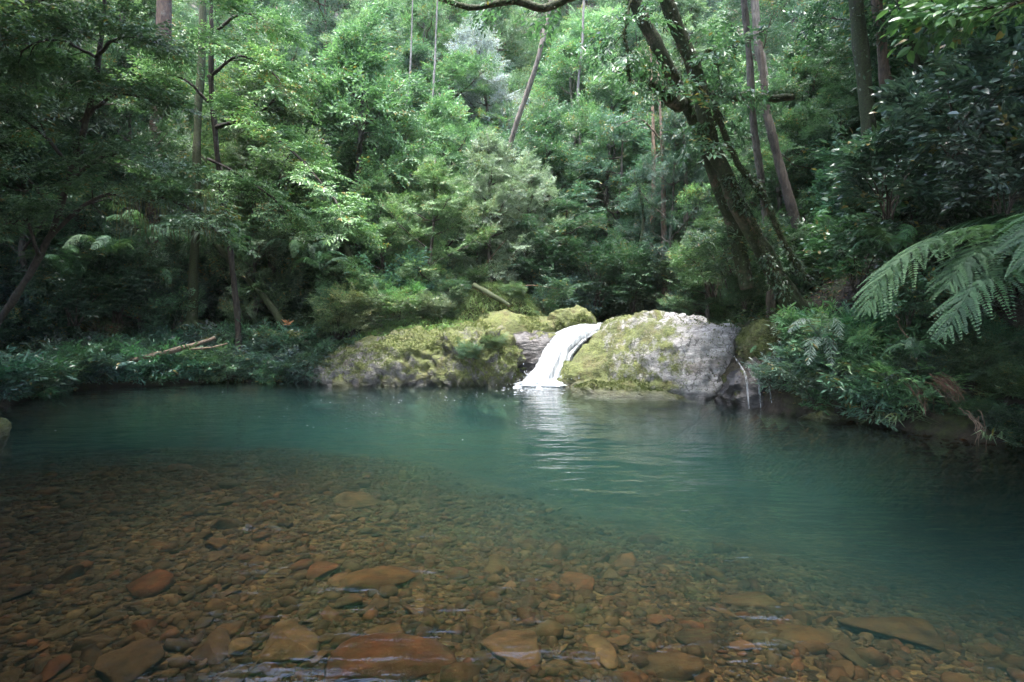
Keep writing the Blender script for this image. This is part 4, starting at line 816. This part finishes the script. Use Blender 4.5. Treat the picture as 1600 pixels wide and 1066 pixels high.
custom_tree('spreading_tree', 'second tree with a drooping bright leafy bough left of centre', [(372, 500, 14.3), (362, 400, 14.1), (345, 280, 13.9), (332, 150, 13.7), (330, 20, 13.5), (330, -150, 13.5)], [.08, .07, .065, .06, .05, .03], BARK, DARKB,
            limbs=[([(335, 200, 13.8), (380, 190, 13.5), (430, 215, 13.2), (480, 260, 13), (525, 320, 12.8), (545, 360, 12.7)], .05, .012, 18, .8, 5),
                   ([(325, 120, 13.7), (370, 90, 13.4), (420, 110, 13.1), (450, 150, 13)], .04, .012, 11, .8, 4), ([(328, 60, 13.6), (380, 20, 13.4), (430, 40, 13.2)], .04, .012, 10, .8, 4),
                   ([(325, 160, 13.7), (280, 120, 13.3), (240, 130, 13)], .035, .012, 9, .7, 4), ([(325, 250, 13.9), (380, 275, 13.6), (430, 310, 13.4), (460, 350, 13.3)], .035, .012, 10, .7, 4),
                   ([(330, -60, 13.5), (280, -140, 13), (220, -180, 12.6)], .04, .012, 10, 1, 5), ([(330, -100, 13.5), (420, -170, 13.2), (490, -190, 13)], .04, .012, 10, 1, 5)],
            crown=('small', 1.15), lcol=(.10, .20, .075), seed=41)
# hanging moss under the near left boughs
mb = MB(); r = np.random.default_rng(77); T0 = P(290, 325, LT)
for _ in range(260):
    c = P(r.uniform(180, 340), r.uniform(300, 360), LT + r.uniform(-.3, .4)); ln = r.uniform(.08, .3); s = np.linspace(0, 1, 4)[:, None]
    q = c + np.array([0, 0, -ln]) * s + np.cumsum(r.normal(0, .012, (4, 3)), 0); tube(mb, q, np.linspace(.008, .002, 4), 3, cap=False, tint=r.random())
tag(mb.build('hanging_moss', GRASS, color=(.09, .10, .035)), 'olive moss strands hanging under the near left bough', kind='stuff')

# ---------------------------------------------------------------- shrubs
def bush_variant(seed, h=1.2, spread=.8, nst=9, nsub=5, nspr=4, bank='mid', sc=1.0, fine=False, mat=None):
    r = np.random.default_rng(seed); wood, lf = MB(), MB(); T, D = [], []
    for k in range(nst):
        az = k * 2.4 + r.uniform(-.4, .4); e = np.array([math.cos(az) * spread * r.uniform(.3, 1), math.sin(az) * spread * r.uniform(.3, 1), h * r.uniform(.55, 1)])
        p = wobble_path(np.array([r.normal(0, .08), r.normal(0, .08), -.15]), e, 7, r, .02, .1 * h); tube(wood, p, np.linspace(.018, .006, 7), 4, cap=False)
        dress(wood, T, D, p, r, nsub, .42 * h, nspr, .15, .2, .006); T.append(p[-1]); D.append(e)
    place_sprays(lf, BANK[bank], T, D, r.uniform(.75, 1.25, len(T)) * sc, r, fine)
    return wood.mesh('stems', BARK, True), lf.mesh('foliage', mat or LEAF)
B = {
    'm1': bush_variant(201, 1.3, .9, 9, 5, 4, 'mid', .75), 'm2': bush_variant(202, 1.6, .8, 9, 6, 4, 'mid', .8), 's1': bush_variant(203, 1.2, 1.0, 9, 6, 4, 'small', .9),
    's2': bush_variant(204, 1.5, .8, 10, 6, 4, 'small', .85), 'n1': bush_variant(205, 1.3, .9, 9, 5, 4, 'narrow', .75), 'b1': bush_variant(206, 1.4, .9, 8, 4, 3, 'big', .75, True, LEAF_GLOSS),
    'l1': bush_variant(207, .45, .5, 12, 3, 3, 'lance', .95, True, LEAF_GLOSS), 'l2': bush_variant(208, .38, .55, 12, 3, 3, 'lance', .85, True, LEAF_GLOSS), 't1': bush_variant(209, .8, .8, 12, 6, 4, 'tiny', .8),
}
def bush(v, loc, s, col, name, label, group=None, cat='shrub', bcol=DARKB):
    t = thing(name, label, cat, loc, group, random.uniform(0, 6.28), s); w, l = B[v]; link('stems', w, t, bcol); link('foliage', l, t, col); return t
def jit(c, a=.25): return tuple(max(.01, k * random.uniform(1 - a, 1 + a)) for k in c)
random.seed(11)
# undergrowth on the slopes: every shrub its own thing
ORD2 = ORD + ['seventeenth', 'eighteenth', 'nineteenth', 'twentieth']
RANK = ['front', 'second', 'third', 'fourth', 'fifth', 'sixth', 'seventh', 'rearmost']
LK = {'m1': 'leafy', 'm2': 'tall leafy', 's1': 'small leaved', 's2': 'tall small leaved', 'n1': 'narrow leaved', 'b1': 'broad leaved', 't1': 'fine leaved', 'l1': 'lance leaved', 'l2': 'low lance leaved'}
def plant_out(items, name, what, where, group, cat, side='left'):
    """items: (variant, loc, size, colour); labels count along each rank from the left of the picture"""
    items.sort(key=lambda t: t[1][1]); n = max(1, min(8, math.ceil(len(items) / 20))); per = math.ceil(len(items) / n)
    for q in range(n):
        rank = sorted(items[q * per:(q + 1) * per], key=lambda t: pix(t[1])[0])
        for k, (v, loc, s, col) in enumerate(rank):
            w = ('dark ' if col[1] < .1 else 'bright ' if col[1] > .17 else '') + LK[v]
            bush(v, loc, s, col, name, f'{w} {what}, {ORD2[k]} from the left, {RANK[q]} rank {where}', group, cat)
def scatter(n, xr, yr, kinds, sr, cols, where, group, ok=lambda x, y: True):
    k = 0; tries = 0; items = []
    while k < n and tries < n * 30:
        tries += 1; x, y = random.uniform(*xr), random.uniform(*yr)
        if not ok(x, y): continue
        z = zat(x, y)
        if z < .12: continue
        px, py = pix((x, y, z + .6))
        if not (-60 < px < 1660) or py < -80: continue
        items.append((random.choice(kinds), (x, y, z), random.uniform(*sr), jit(random.choice(cols)))); k += 1
    plant_out(items, 'undergrowth_shrub', 'shrub', where, group, 'shrub')
hidden = lambda x, y: not (-5.2 < x < 5.2 and y < 15.2)
scatter(75, (-20, -5), (12.6, 22), ['m1', 'm2', 's1', 's2', 'n1', 'b1'], (.7, 1.25), [DARK, DARK, MID, BLUE], 'up the left slope', 'undergrowth of the left slope', lambda x, y: hidden(x, y) and shore_sd(np.array([x]), np.array([y]))[0] > 2.2)
scatter(100, (-6, 9), (16, 24), ['m1', 'm2', 's1', 's2', 'n1'], (.9, 1.7), [MID, BRIGHT, OLIVE, BLUE], 'behind the waterfall', 'undergrowth behind the waterfall', lambda x, y: not (-2.6 < x < 1.0 and y < 17.4))
scatter(85, (6.2, 18), (6.5, 18), ['m1', 'm2', 's1', 'n1', 'b1', 'b1'], (.7, 1.25), [DARK, DARK, MID, BLUE], 'up the right slope', 'undergrowth of the right slope', lambda x, y: x > np.interp(y, [6, 9, 11, 18], [7.6, 6.5, 6.3, 7.5]))
scatter(90, (-26, 26), (22, 36), ['m2', 's2', 'm1', 's1'], (1.5, 2.6), [MID, BRIGHT, BLUE, OLIVE], 'on the wooded hill', 'undergrowth of the wooded hill')
# shrubs one can pick out
def shrub_at(v, px, py, Y, s, col, label, cat='shrub', name='shrub'):
    p = P(px, py, Y); bush(v, (p[0], p[1], p[2]), s, col, name, label, None, cat)
shrub_at('m2', 150, 480, 13.6, 1.1, DARK, 'tall dark shrub on the left bank under the near boughs')
shrub_at('s2', 185, 495, 13.9, 1.0, (.03, .075, .045), 'dim small leaved shrub right of the tall dark left bank shrub')
shrub_at('n1', 120, 500, 12.9, .9, DARK, 'dark narrow leaved shrub left of the tall dark left bank shrub')
shrub_at('b1', 1338, 448, 9.6, .75, (.06, .15, .07), 'broad leaved green shrub right of the leaning tree base')
shrub_at('b1', 1385, 330, 8.6, .8, (.05, .11, .075), 'bluish broad leaved shrub below the two right slope trunks')
shrub_at('b1', 1500, 250, 7.2, .85, (.05, .10, .08), 'dull bluish big leaved shrub near the upper right edge')
shrub_at('b1', 1420, 500, 8.2, .45, (.05, .12, .06), 'small glossy leaved shrub under the tree fern fronds')
shrub_at('b1', 1570, 330, 6.4, .6, (.05, .09, .07), 'dark glossy shrub above the tree fern')
shrub_at('n1', 1150, 440, 11.6, .95, (.06, .13, .06), 'narrow leaved bush at the foot of the leaning tree')
shrub_at('n1', 1110, 455, 13.6, .95, (.09, .18, .07), 'light green narrow leaved bush behind the pale boulder')
shrub_at('s1', 1165, 478, 11.4, .5, (.05, .11, .045), 'low dark bush hanging over the top of the boulder')
shrub_at('m1', 850, 470, 17, 1.2, DARK, 'dark rounded bush just above the waterfall')
shrub_at('m1', 930, 470, 16.6, 1.1, (.035, .10, .045), 'deep green bush right of the dark rounded bush')
shrub_at('s2', 990, 480, 16.4, 1.0, (.04, .11, .05), 'dense green bush below the brown trunk pair')
shrub_at('t1', 600, 480, 15.8, 1.1, BRIGHT, 'fine leaved light green bush behind the ledge top')
shrub_at('t1', 540, 505, 15.3, 1.0, MID, 'fine leaved green bush at the left end of the ledge top')
shrub_at('s1', 650, 462, 16.4, .9, LIME, 'yellow green bush left of the grass mound')
shrub_at('n1', 705, 472, 15.3, .5, MID, 'narrow leaved plant on the left shoulder of the grass mound')
shrub_at('t1', 800, 468, 15.5, .5, (.08, .16, .06), 'fine leaved plant on the right shoulder of the grass mound')
shrub_at('l1', 745, 440, 15.8, .7, (.09, .17, .07), 'lance leaved plant on top of the grass mound')
shrub_at('t1', 735, 560, 12.75, .42, MID, 'small leafy tuft clinging to the steep rock block')
shrub_at('t1', 770, 545, 12.8, .35, (.08, .15, .05), 'smaller leafy tuft right of the other tuft on the block')
# low lance leaved plants along the two shores
random.seed(21)
items = []
for q in range(84):
    px = -20 + 555 * (q + random.random()) / 84; base = G(px, np.interp(px, [0, 100, 200, 350, 520], [632, 608, 600, 594, 596])); dy = random.uniform(-.3, .2) if q % 2 else random.uniform(.3, 1.4)
    x, y = base[0] - .1 * dy, base[1] + dy; items.append((random.choice(['l1', 'l2']), (x, y, max(zat(x, y), .02)), random.uniform(.7, 1.25), jit((.055, .12, .08))))
plant_out(items, 'shore_plant', 'plant', 'of left shore fringe', 'plants fringing the left shore', 'plant'); items = []
for q in range(60):
    px = random.uniform(1225, 1440); Y = np.interp(px, [1225, 1440], [9.6, 8.0]); v = random.random(); x = (px - 800) / F * Y + .45 * v; y = Y + .75 * v
    items.append((random.choice(['l1', 'l2']), (x, y, max(zat(x, y), .05)), random.uniform(.6, 1.0), jit((.085, .19, .095))))
plant_out(items, 'shore_plant', 'plant', 'of right shore clump', 'plants clumped on the right shore', 'plant'); items = []
for q in range(38):
    px = random.uniform(1430, 1620); Y = np.interp(px, [1430, 1620], [8.1, 7.0]); v = random.random(); x = (px - 800) / F * Y + .5 * v; y = Y + .6 * v
    items.append((random.choice(['l1', 'l2', 't1']), (x, y, max(zat(x, y), .03)), random.uniform(.3, .6), jit((.04, .09, .04))))
plant_out(items, 'shore_plant', 'plant', 'on shaded right bank', 'small plants on the shaded right bank', 'plant'); items = []
for q in range(34):     # low greenery on the bank behind the ledge
    px = random.uniform(490, 700); Y = random.uniform(14.6, 16.2); x = (px - 800) / F * Y; z = max(zat(x, Y), np.interp(px, [490, 560, 640, 700], [.75, 1.1, 1.35, 1.45]) + random.uniform(-.1, .15))
    items.append((random.choice(['t1', 's1', 'l1', 'n1']), (x, Y, z), random.uniform(.45, .8), jit((.125, .225, .09))))
plant_out(items, 'bank_plant', 'plant', 'behind mossy ledge', 'plants behind the mossy ledge', 'plant')

# ---------------------------------------------------------------- ferns
def frond(mb, path, wid, npair=26, pinnule=True, r=None, hang=.35, lw=.3, tip=.6):
    """a pinnate leaf along a rachis; wid = longest pinna"""
    n = 50; c = spline(path, n); t = nrm(np.gradient(c, axis=0)); up = np.tile([0, 0, 1.], (n, 1)); s = nrm(np.cross(t, up)); nn = np.cross(s, t)
    tube(mb, c, np.linspace(.011, .003, n), 4, cap=False, tint=.35); p, d, N_, L_, W_, tt = [], [], [], [], [], []
    for k in range(npair):
        u = .12 + .88 * (k + .5) / npair; i = min(int(u * (n - 1)), n - 1); ln = wid * (math.sin(math.pi * min(1, .22 + .78 * u)) ** tip) * r.uniform(.92, 1.05)
        for sg in (-1, 1):
            dd = nrm(s[i] * sg * .85 + t[i] * (.35 + .5 * u) + nn[i] * .12 + r.normal(0, .09, 3))
            if not pinnule:
                p.append(c[i]); d.append(dd + np.array([0, 0, -hang * .5])); N_.append(nn[i] + r.normal(0, .12, 3)); L_.append(ln); W_.append(lw * wid * .2); tt.append(r.random()); continue
            m = max(6, int(ln / .019)); q = (np.arange(m) + .6) / m; pp = c[i] + dd * ln * q[:, None] + np.array([0, 0, -hang * ln * r.uniform(.6, 1.5)]) * q[:, None] ** 1.7
            td = nrm(np.gradient(pp, axis=0)); sd = nrm(np.cross(td, nn[i]))
            for s2 in (-1, 1):
                p.append(pp); d.append(nrm(sd * s2 + td * .45)); N_.append(np.tile(nn[i], (m, 1)) + r.normal(0, .1, (m, 3))); L_.append((lw * ln * .5 * (1 - q ** 1.5) + .008) * r.uniform(.85, 1.1, m)); W_.append(np.full(m, ln / m * 1.9)); tt.append(np.full(m, r.uniform(.2, .8)))
    if pinnule: leaves(mb, np.concatenate(p), np.concatenate(d), np.concatenate(N_), np.concatenate(L_), np.concatenate(W_), np.concatenate(tt), .08, .1)
    else: leaves(mb, np.array(p), np.array(d), np.array(N_), np.array(L_), np.array(W_), np.array(tt), .12, .22, True)
r = np.random.default_rng(55)
tf0 = np.array([5.35, 5.55, zat(5.35, 5.55)]) if zat(5.35, 5.55) > 0 else np.array([6.4, 6.3, .6])
hub = P(1640, 372, 6.0); tf0 = np.array([hub[0] + .75, hub[1] + .5, zat(hub[0] + .75, hub[1] + .5)])
tf = thing('tree_fern', 'large tree fern reaching arching fronds in from the right edge', 'fern', tf0)
mb = MB(); tube(mb, spline([tf0 + [0, 0, -.3], tf0 + (hub - tf0) * .5 + [.15, .1, 0], hub], 20), np.linspace(.14, .1, 20), 12, .25, 3.); mb.build('trunk', BARK_MOSSY, tf, tf0, True, DARKB)
for k, (pts, w) in enumerate([([(1640, 372, 6.0), (1545, 352, 5.9), (1450, 378, 5.8), (1385, 425, 5.75), (1352, 492, 5.7)], .42), ([(1640, 372, 6.0), (1575, 372, 5.7), (1515, 400, 5.5), (1478, 452, 5.4)], .4),
                              ([(1640, 375, 6.0), (1590, 410, 5.5), (1520, 450, 5.2), (1470, 530, 5.1)], .34), ([(1640, 370, 6.0), (1600, 340, 6.3), (1520, 345, 6.6), (1440, 372, 6.9)], .4),
                              ([(1640, 370, 6.0), (1700, 320, 5.7), (1770, 340, 5.4), (1830, 430, 5.2)], .4), ([(1640, 370, 6.0), (1650, 310, 6.4), (1660, 310, 6.9), (1665, 350, 7.4)], .4), ([(1640, 370, 6.0), (1630, 330, 5.6), (1615, 350, 5.1), (1605, 420, 4.8)], .36)]):
    mb = MB(); frond(mb, P3(pts), w * 1.15, 17, True, r, .6, .44); mb.build('frond', FERN, tf, tf0, color=[(.08, .17, .075), (.065, .145, .07), (.06, .135, .068), (.05, .115, .058)][min(k, 3)])
b0 = P(1282, 528, 9.0); pf = thing('cycad_fern', 'small palm like plant with silvery feather fronds on the right bank', 'fern', b0)
for k, (ex, ey, mx, my) in enumerate([(1232, 520, 1255, 498), (1316, 572 - 40, 1304, 498), (1300, 574, 1296, 530), (1262, 572, 1270, 530), (1283, 486, 1284, 505), (1240, 505, 1262, 500)]):
    mb = MB(); frond(mb, [b0, P(mx, my, 8.85), P(ex, ey, 8.65)], .2, 17, False, r, .5, .38, .7); mb.build('frond', FERN, pf, b0, color=(.17, .23, .2))
# smaller ferns: fronds shared between copies
FR = []
for k in range(3):
    mb = MB(); frond(mb, [(0, 0, 0), (.35, 0, .28 + .05 * k), (.7, .06, .34), (1.0, .1, .12 - .1 * k)], .19, 18, True, r, .7, .34); FR.append(mb.mesh('frond', FERN))
def fern(px, py, Y, s, col, label, nf=8, group=None):
    b = P(px, py, Y); t = thing('fern', label, 'fern', b, group, random.uniform(0, 6.28), s)
    for k in range(nf):
        o = link('frond', random.choice(FR), t, jit(col, .15)); o.rotation_euler = (R(random.uniform(-35, 35)), R(random.uniform(-30, 8)), k * 6.28 / nf + random.uniform(-.25, .25)); o.scale = (random.uniform(.8, 1.15),) * 3
FC = (.07, .15, .075)
for px, py, Y, s, lb in [(235, 380, 13.5, 1.1, 'bluish fern high among the dark left trees'), (165, 400, 13, .9, 'fern below the near left boughs'), (95, 430, 12.6, .9, 'dark fern near the left edge above the shore'), (245, 440, 14.5, .8, 'low fern left of the rooted tree'),
                         (360, 385, 15, 1.0, 'fern between the rooted tree and the mossy slanting trunk'), (470, 400, 15.5, 1.0, 'fern left of the short slanting trunk'), (500, 420, 15, .8, 'pale drooping fern at the left of the ledge'), (530, 390, 17, .9, 'fern above the short slanting trunk'),
                         (645, 250, 20, 1.3, 'dark tree fern top in the shaded centre gap'), (590, 460, 15.6, .8, 'fern behind the top of the ledge'), (1400, 395, 8.6, .8, 'dim fern behind the long arching fronds'), (1300, 380, 10.5, .9, 'dull fern on the slope right of the leaning tree'),
                         (1200, 560, 10.6, .45, 'fern draping the bank right of the thin trickle'), (1222, 552, 10.4, .36, 'second fern draping the bank beside the palm like plant'), (1235, 590, 9.9, .45, 'low fern above the right waterline clump'), (1430, 560, 7.9, .5, 'dark fern in the hollow below the tree fern'), (1545, 600, 7.6, .5, 'dark fern on the bank near the right edge')]:
    fern(px, py, Y, s, FC, lb)

# ---------------------------------------------------------------- grass and ground cover
def blades(mb, base, L_, r, lean=.6, w=.006, out=None):
    n = len(base); az = r.uniform(0, 6.28, n); d = np.stack([np.cos(az), np.sin(az), np.zeros(n)], -1)
    if out is not None: d = nrm(d * .7 + out)
    s = np.stack([-d[:, 1], d[:, 0], np.zeros(n)], -1) * w; ln = L_ * r.uniform(.6, 1.2, n); le = lean * r.uniform(.4, 1.3, n)
    def at(t): return base + np.stack([np.zeros(n), np.zeros(n), ln * (t - .45 * le * t * t * 1.6)], -1) + d * (ln * le * t * t)[:, None]
    v = np.stack([base - s, base + s, at(.5) + s * .9, at(.5) - s * .9, at(1.)], 1); b = np.arange(n)[:, None] * 5; tt = np.repeat(r.random(n), 5)
    mb.add(v.reshape(-1, 3), b + [0, 1, 2, 3], tt); mb.f.append(b + [3, 2, 4] + (mb.n - 5 * n))
r = np.random.default_rng(66)
mv, mf = rock_verts(c=(-.72, 15.95, 1.2), rad=(1.35, 1.0, 1.2), seed=58, sub=5, p=2.2, amp=.12, strata=.0, cuts=2, facet=0)
sel = mv[(mv[:, 2] > 1.0) & (mv[:, 1] < 16.3)]; mb = MB(); blades(mb, sel[r.integers(0, len(sel), 16000)], .3, r, 1.5, .004); tag(mb.build('mound_grass', GRASS, color=(.13, .2, .07)), 'long soft grass covering the mound', kind='stuff')
mv, mf = rock_verts(c=(-2.75, 14.3, -.1), rad=(2.5, 1.75, 1.75), seed=3, sub=6, p=2.6, amp=.13, strata=.10, dip=(.5, -.3, .8), freq=3.2, yaw=R(-6), shape=lean_up)
sel = mv[(mv[:, 2] > .9) & (mv[:, 1] > 13.9)]; mb = MB(); blades(mb, sel[r.integers(0, len(sel), 5200)], .2, r, .9, .005)
q = sel[r.integers(0, len(sel), 6000)]; leaves(mb, q + [0, 0, .05], nrm(r.normal(0, 1, (6000, 3)) * [1, 1, .4]), nrm(r.normal(0, .4, (6000, 3)) + [0, 0, 1]), r.uniform(.04, .1, 6000), r.uniform(.02, .045, 6000), r.random(6000))
tag(mb.build('ledge_grass', GRASS, color=(.10, .18, .055)), 'short grass and creepers on the back of the mossy ledge', kind='stuff')
K = 90000; yy = 8 + 18 * r.random(K); xx = (r.random(K) * 2 - 1) * np.minimum(yy * .95, 16); zz = hgt(xx, yy); kp = (zz > .08) & (zz < 7) & (fbm(v2(xx, yy, .9, 5.5), 3) > -.25); xx, yy, zz = xx[kp], yy[kp], zz[kp]; K = len(xx)
mb = MB(); leaves(mb, np.stack([xx, yy, zz + r.random(K) * .22], -1), nrm(r.normal(0, 1, (K, 3)) * [1, 1, .35]), nrm(r.normal(0, .4, (K, 3)) + [0, 0, 1]), r.uniform(.05, .14, K), r.uniform(.02, .06, K), r.random(K))
tag(mb.build('ground_cover', LEAF, color=(.05, .11, .04)), 'small leafy ground cover over the forest floor', kind='stuff')
K = 5000; yy = 9 + 9 * r.random(K); xx = (r.random(K) * 2 - 1) * np.minimum(yy * .95, 14); zz = hgt(xx, yy); kp = (zz > .08) & (zz < 3.5); xx, yy, zz = xx[kp], yy[kp], zz[kp]; K = len(xx)
mb = MB(); leaves(mb, np.stack([xx, yy, zz + .05], -1), nrm(r.normal(0, 1, (K, 3)) * [1, 1, .2]), nrm(r.normal(0, .3, (K, 3)) + [0, 0, 1]), r.uniform(.06, .14, K), r.uniform(.03, .06, K), r.random(K))
tag(mb.build('leaf_litter', DEADLEAF, color=(.2, .12, .05)), 'brown fallen leaves on the forest floor', kind='stuff')
# ribbon-leaved tufts drooping into the water on the right
for px, py, n, lb in [(1385, 655, 22, 'pale ribbon leaved tuft drooping to the water, leftmost of three'), (1415, 660, 26, 'pale ribbon leaved tuft drooping to the water, middle of three'), (1442, 660, 20, 'pale ribbon leaved tuft drooping to the water, rightmost of three'), (1563, 690, 14, 'small grass tuft at the waterline by the right edge'), (1430, 585, 40, 'narrow grass tuft on the bank above the ribbon leaved tufts')]:
    b = G(px, py, .12); b[1] += .15; mb = MB(); blades(mb, b + r.normal(0, .05, (n, 3)) * [1, 1, .3], .34, r, 1.25, .009, np.array([-.15, -.9, 0])); o = mb.build('grass_tuft', GRASS, origin=b, color=(.15, .22, .11)); o.location = b; tag(o, lb, 'grass')

# ---------------------------------------------------------------- logs, roots, fallen branches
def log(name, label, pts, r0, r1, mat, col=GREYB, cat='log', ends=None, twig=0):
    q = spline(P3(pts), 24); b = q[0].copy(); mb = MB(); tube(mb, q, np.linspace(r0, r1, 24), 14, .3, float(len(label)))
    o = mb.build(name, mat, origin=b, smooth=True, color=col); o.location = b; return tag(o, label, cat)
log('log', 'fallen bare log lying aslant on the left bank', [(200, 566, 12.7), (250, 553, 12.8), (300, 540, 13.0), (336, 528, 13.3)], .06, .045, BARK, (.11, .08, .055))
log('log', 'thin broken branch beside the fallen log on the left bank', [(296, 546, 12.9), (330, 543, 13.0), (355, 537, 13.1)], .025, .015, BARK, (.12, .09, .06))
log('log', 'short pale orange log lying on the grass mound', [(740, 446, 15.15), (766, 460, 14.98), (797, 478, 14.9)], .085, .06, BARK_MOSSY, (.2, .14, .09))
log('branch', 'thin dead branch stretching right of the grass mound', [(800, 450, 15.6), (830, 446, 15.6), (860, 450, 15.7), (895, 455, 15.8)], .014, .005, ROOT, cat='branch')
log('branch', 'bare grey branch rising behind the grass mound', [(745, 435, 15.9), (765, 405, 15.9), (790, 375, 15.9)], .015, .008, ROOT, cat='branch')
log('stick', 'thin stick leaning out of the water at the ledge toe', [(490, 598, 13.2), (503, 584, 13.3), (516, 572, 13.4)], .015, .01, DRYWOOD, cat='branch')
b = P(450, 507, 14.9); bw = thing('broken_stump', 'splintered orange stump end of the slanting mossy trunk', 'stump', b)
for k in range(9):
    a_ = R(r.uniform(0, 360)); e = b + np.array([math.cos(a_) * .16, math.sin(a_) * .12, r.uniform(-.02, .22)]); mb = MB(); tube(mb, np.linspace(b, e, 5), np.linspace(.035, .004, 5), 5, .2, k); mb.build('splinter', BROKEN, bw, b)
def root_bundle(px, py, n, ln, lb, Y, mat=ROOT, lean=(0, 0)):
    b = P(px, py, Y); t = thing('hanging_root', lb, 'root', b)
    for k in range(n):
        a0 = b + r.normal(0, .05, 3) * [1.3, 1, .6]; e = a0 + np.array([lean[0] + r.normal(0, .06), -.12 + r.normal(0, .06), -ln * r.uniform(.6, 1.1)])
        mb = MB(); q = wobble_path(a0, e, 10, r, .012); q[:, 0] += .06 * np.sin(np.linspace(0, 3, 10)); tube(mb, q, np.linspace(.006, .002, 10), 5, cap=False); mb.build('rootlet', mat, t, b, True)
root_bundle(1462, 592, 26, .3, 'bundle of orange brown roots hanging from the right bank', 7.6, lean=(.2, 0))
root_bundle(1425, 595, 12, .4, 'thin brown roots left of the orange root bundle', 7.85, lean=(.08, 0))
root_bundle(1515, 645, 9, .42, 'pale roots dangling into the water near the right edge', 7.25, plain('pale_root', (.16, .11, .07)), lean=(.04, 0))
for k, (x0, x1, y0, y1, lb) in enumerate([(1395, 1440, 470, 600, 'vine hanging in the dark hollow, leftmost of four'), (1450, 1470, 450, 590, 'vine hanging in the dark hollow, second of four'), (1490, 1520, 500, 620, 'vine hanging in the dark hollow, third of four'), (1540, 1565, 480, 640, 'vine hanging in the dark hollow, rightmost of four')]):
    q = wobble_path(P(x0, y0, 8.3), P(x1, y1, 7.9), 16, r, .03); b = q[0].copy(); mb = MB(); tube(mb, q, .009, 5, cap=False); o = mb.build('vine', ROOT, origin=b, smooth=True); o.location = b; tag(o, lb, 'vine')
# leafy bough dipping in at the upper right corner
custom_tree('near_bough', 'leafy bright green bough dipping in at the top right corner', [('w', 8.0, 4.6, .9), ('w', 7.4, 4.6, 2.6), ('w', 6.2, 4.6, 3.7), (1690, -10, 4.5), (1640, -60, 4.4)], [.07, .06, .05, .04, .03], BARK, DARKB,
            limbs=[([(1690, -10, 4.5), (1620, 0, 4.3), (1560, 10, 4.2), (1505, 30, 4.1)], .018, .006, 6, .3, 2), ([(1640, -60, 4.4), (1560, -30, 4.3), (1500, -10, 4.2)], .015, .006, 5, .25, 2)], crown=('big', .55), lcol=(.055, .15, .05), fine=True, mat=LEAF_GLOSS, seed=60)

# ---------------------------------------------------------------- humid air
mb = MB(); x0, x1, y0, y1, z0, z1 = -75, 75, -20, 100, -6, 75
c = np.array([[x, y, z] for x in (x0, x1) for y in (y0, y1) for z in (z0, z1)], float); mb.add(c, bf)
m, N, L = newmat('humid_air'); pv = N.new('ShaderNodeVolumePrincipled'); pv.inputs['Color'].default_value = (.93, .96, 1, 1); pv.inputs['Density'].default_value = .0003; pv.inputs['Anisotropy'].default_value = .2
out = N.new('ShaderNodeOutputMaterial'); L.new(pv.outputs[0], out.inputs['Volume'])
tag(mb.build('haze', m), kind='stuff')
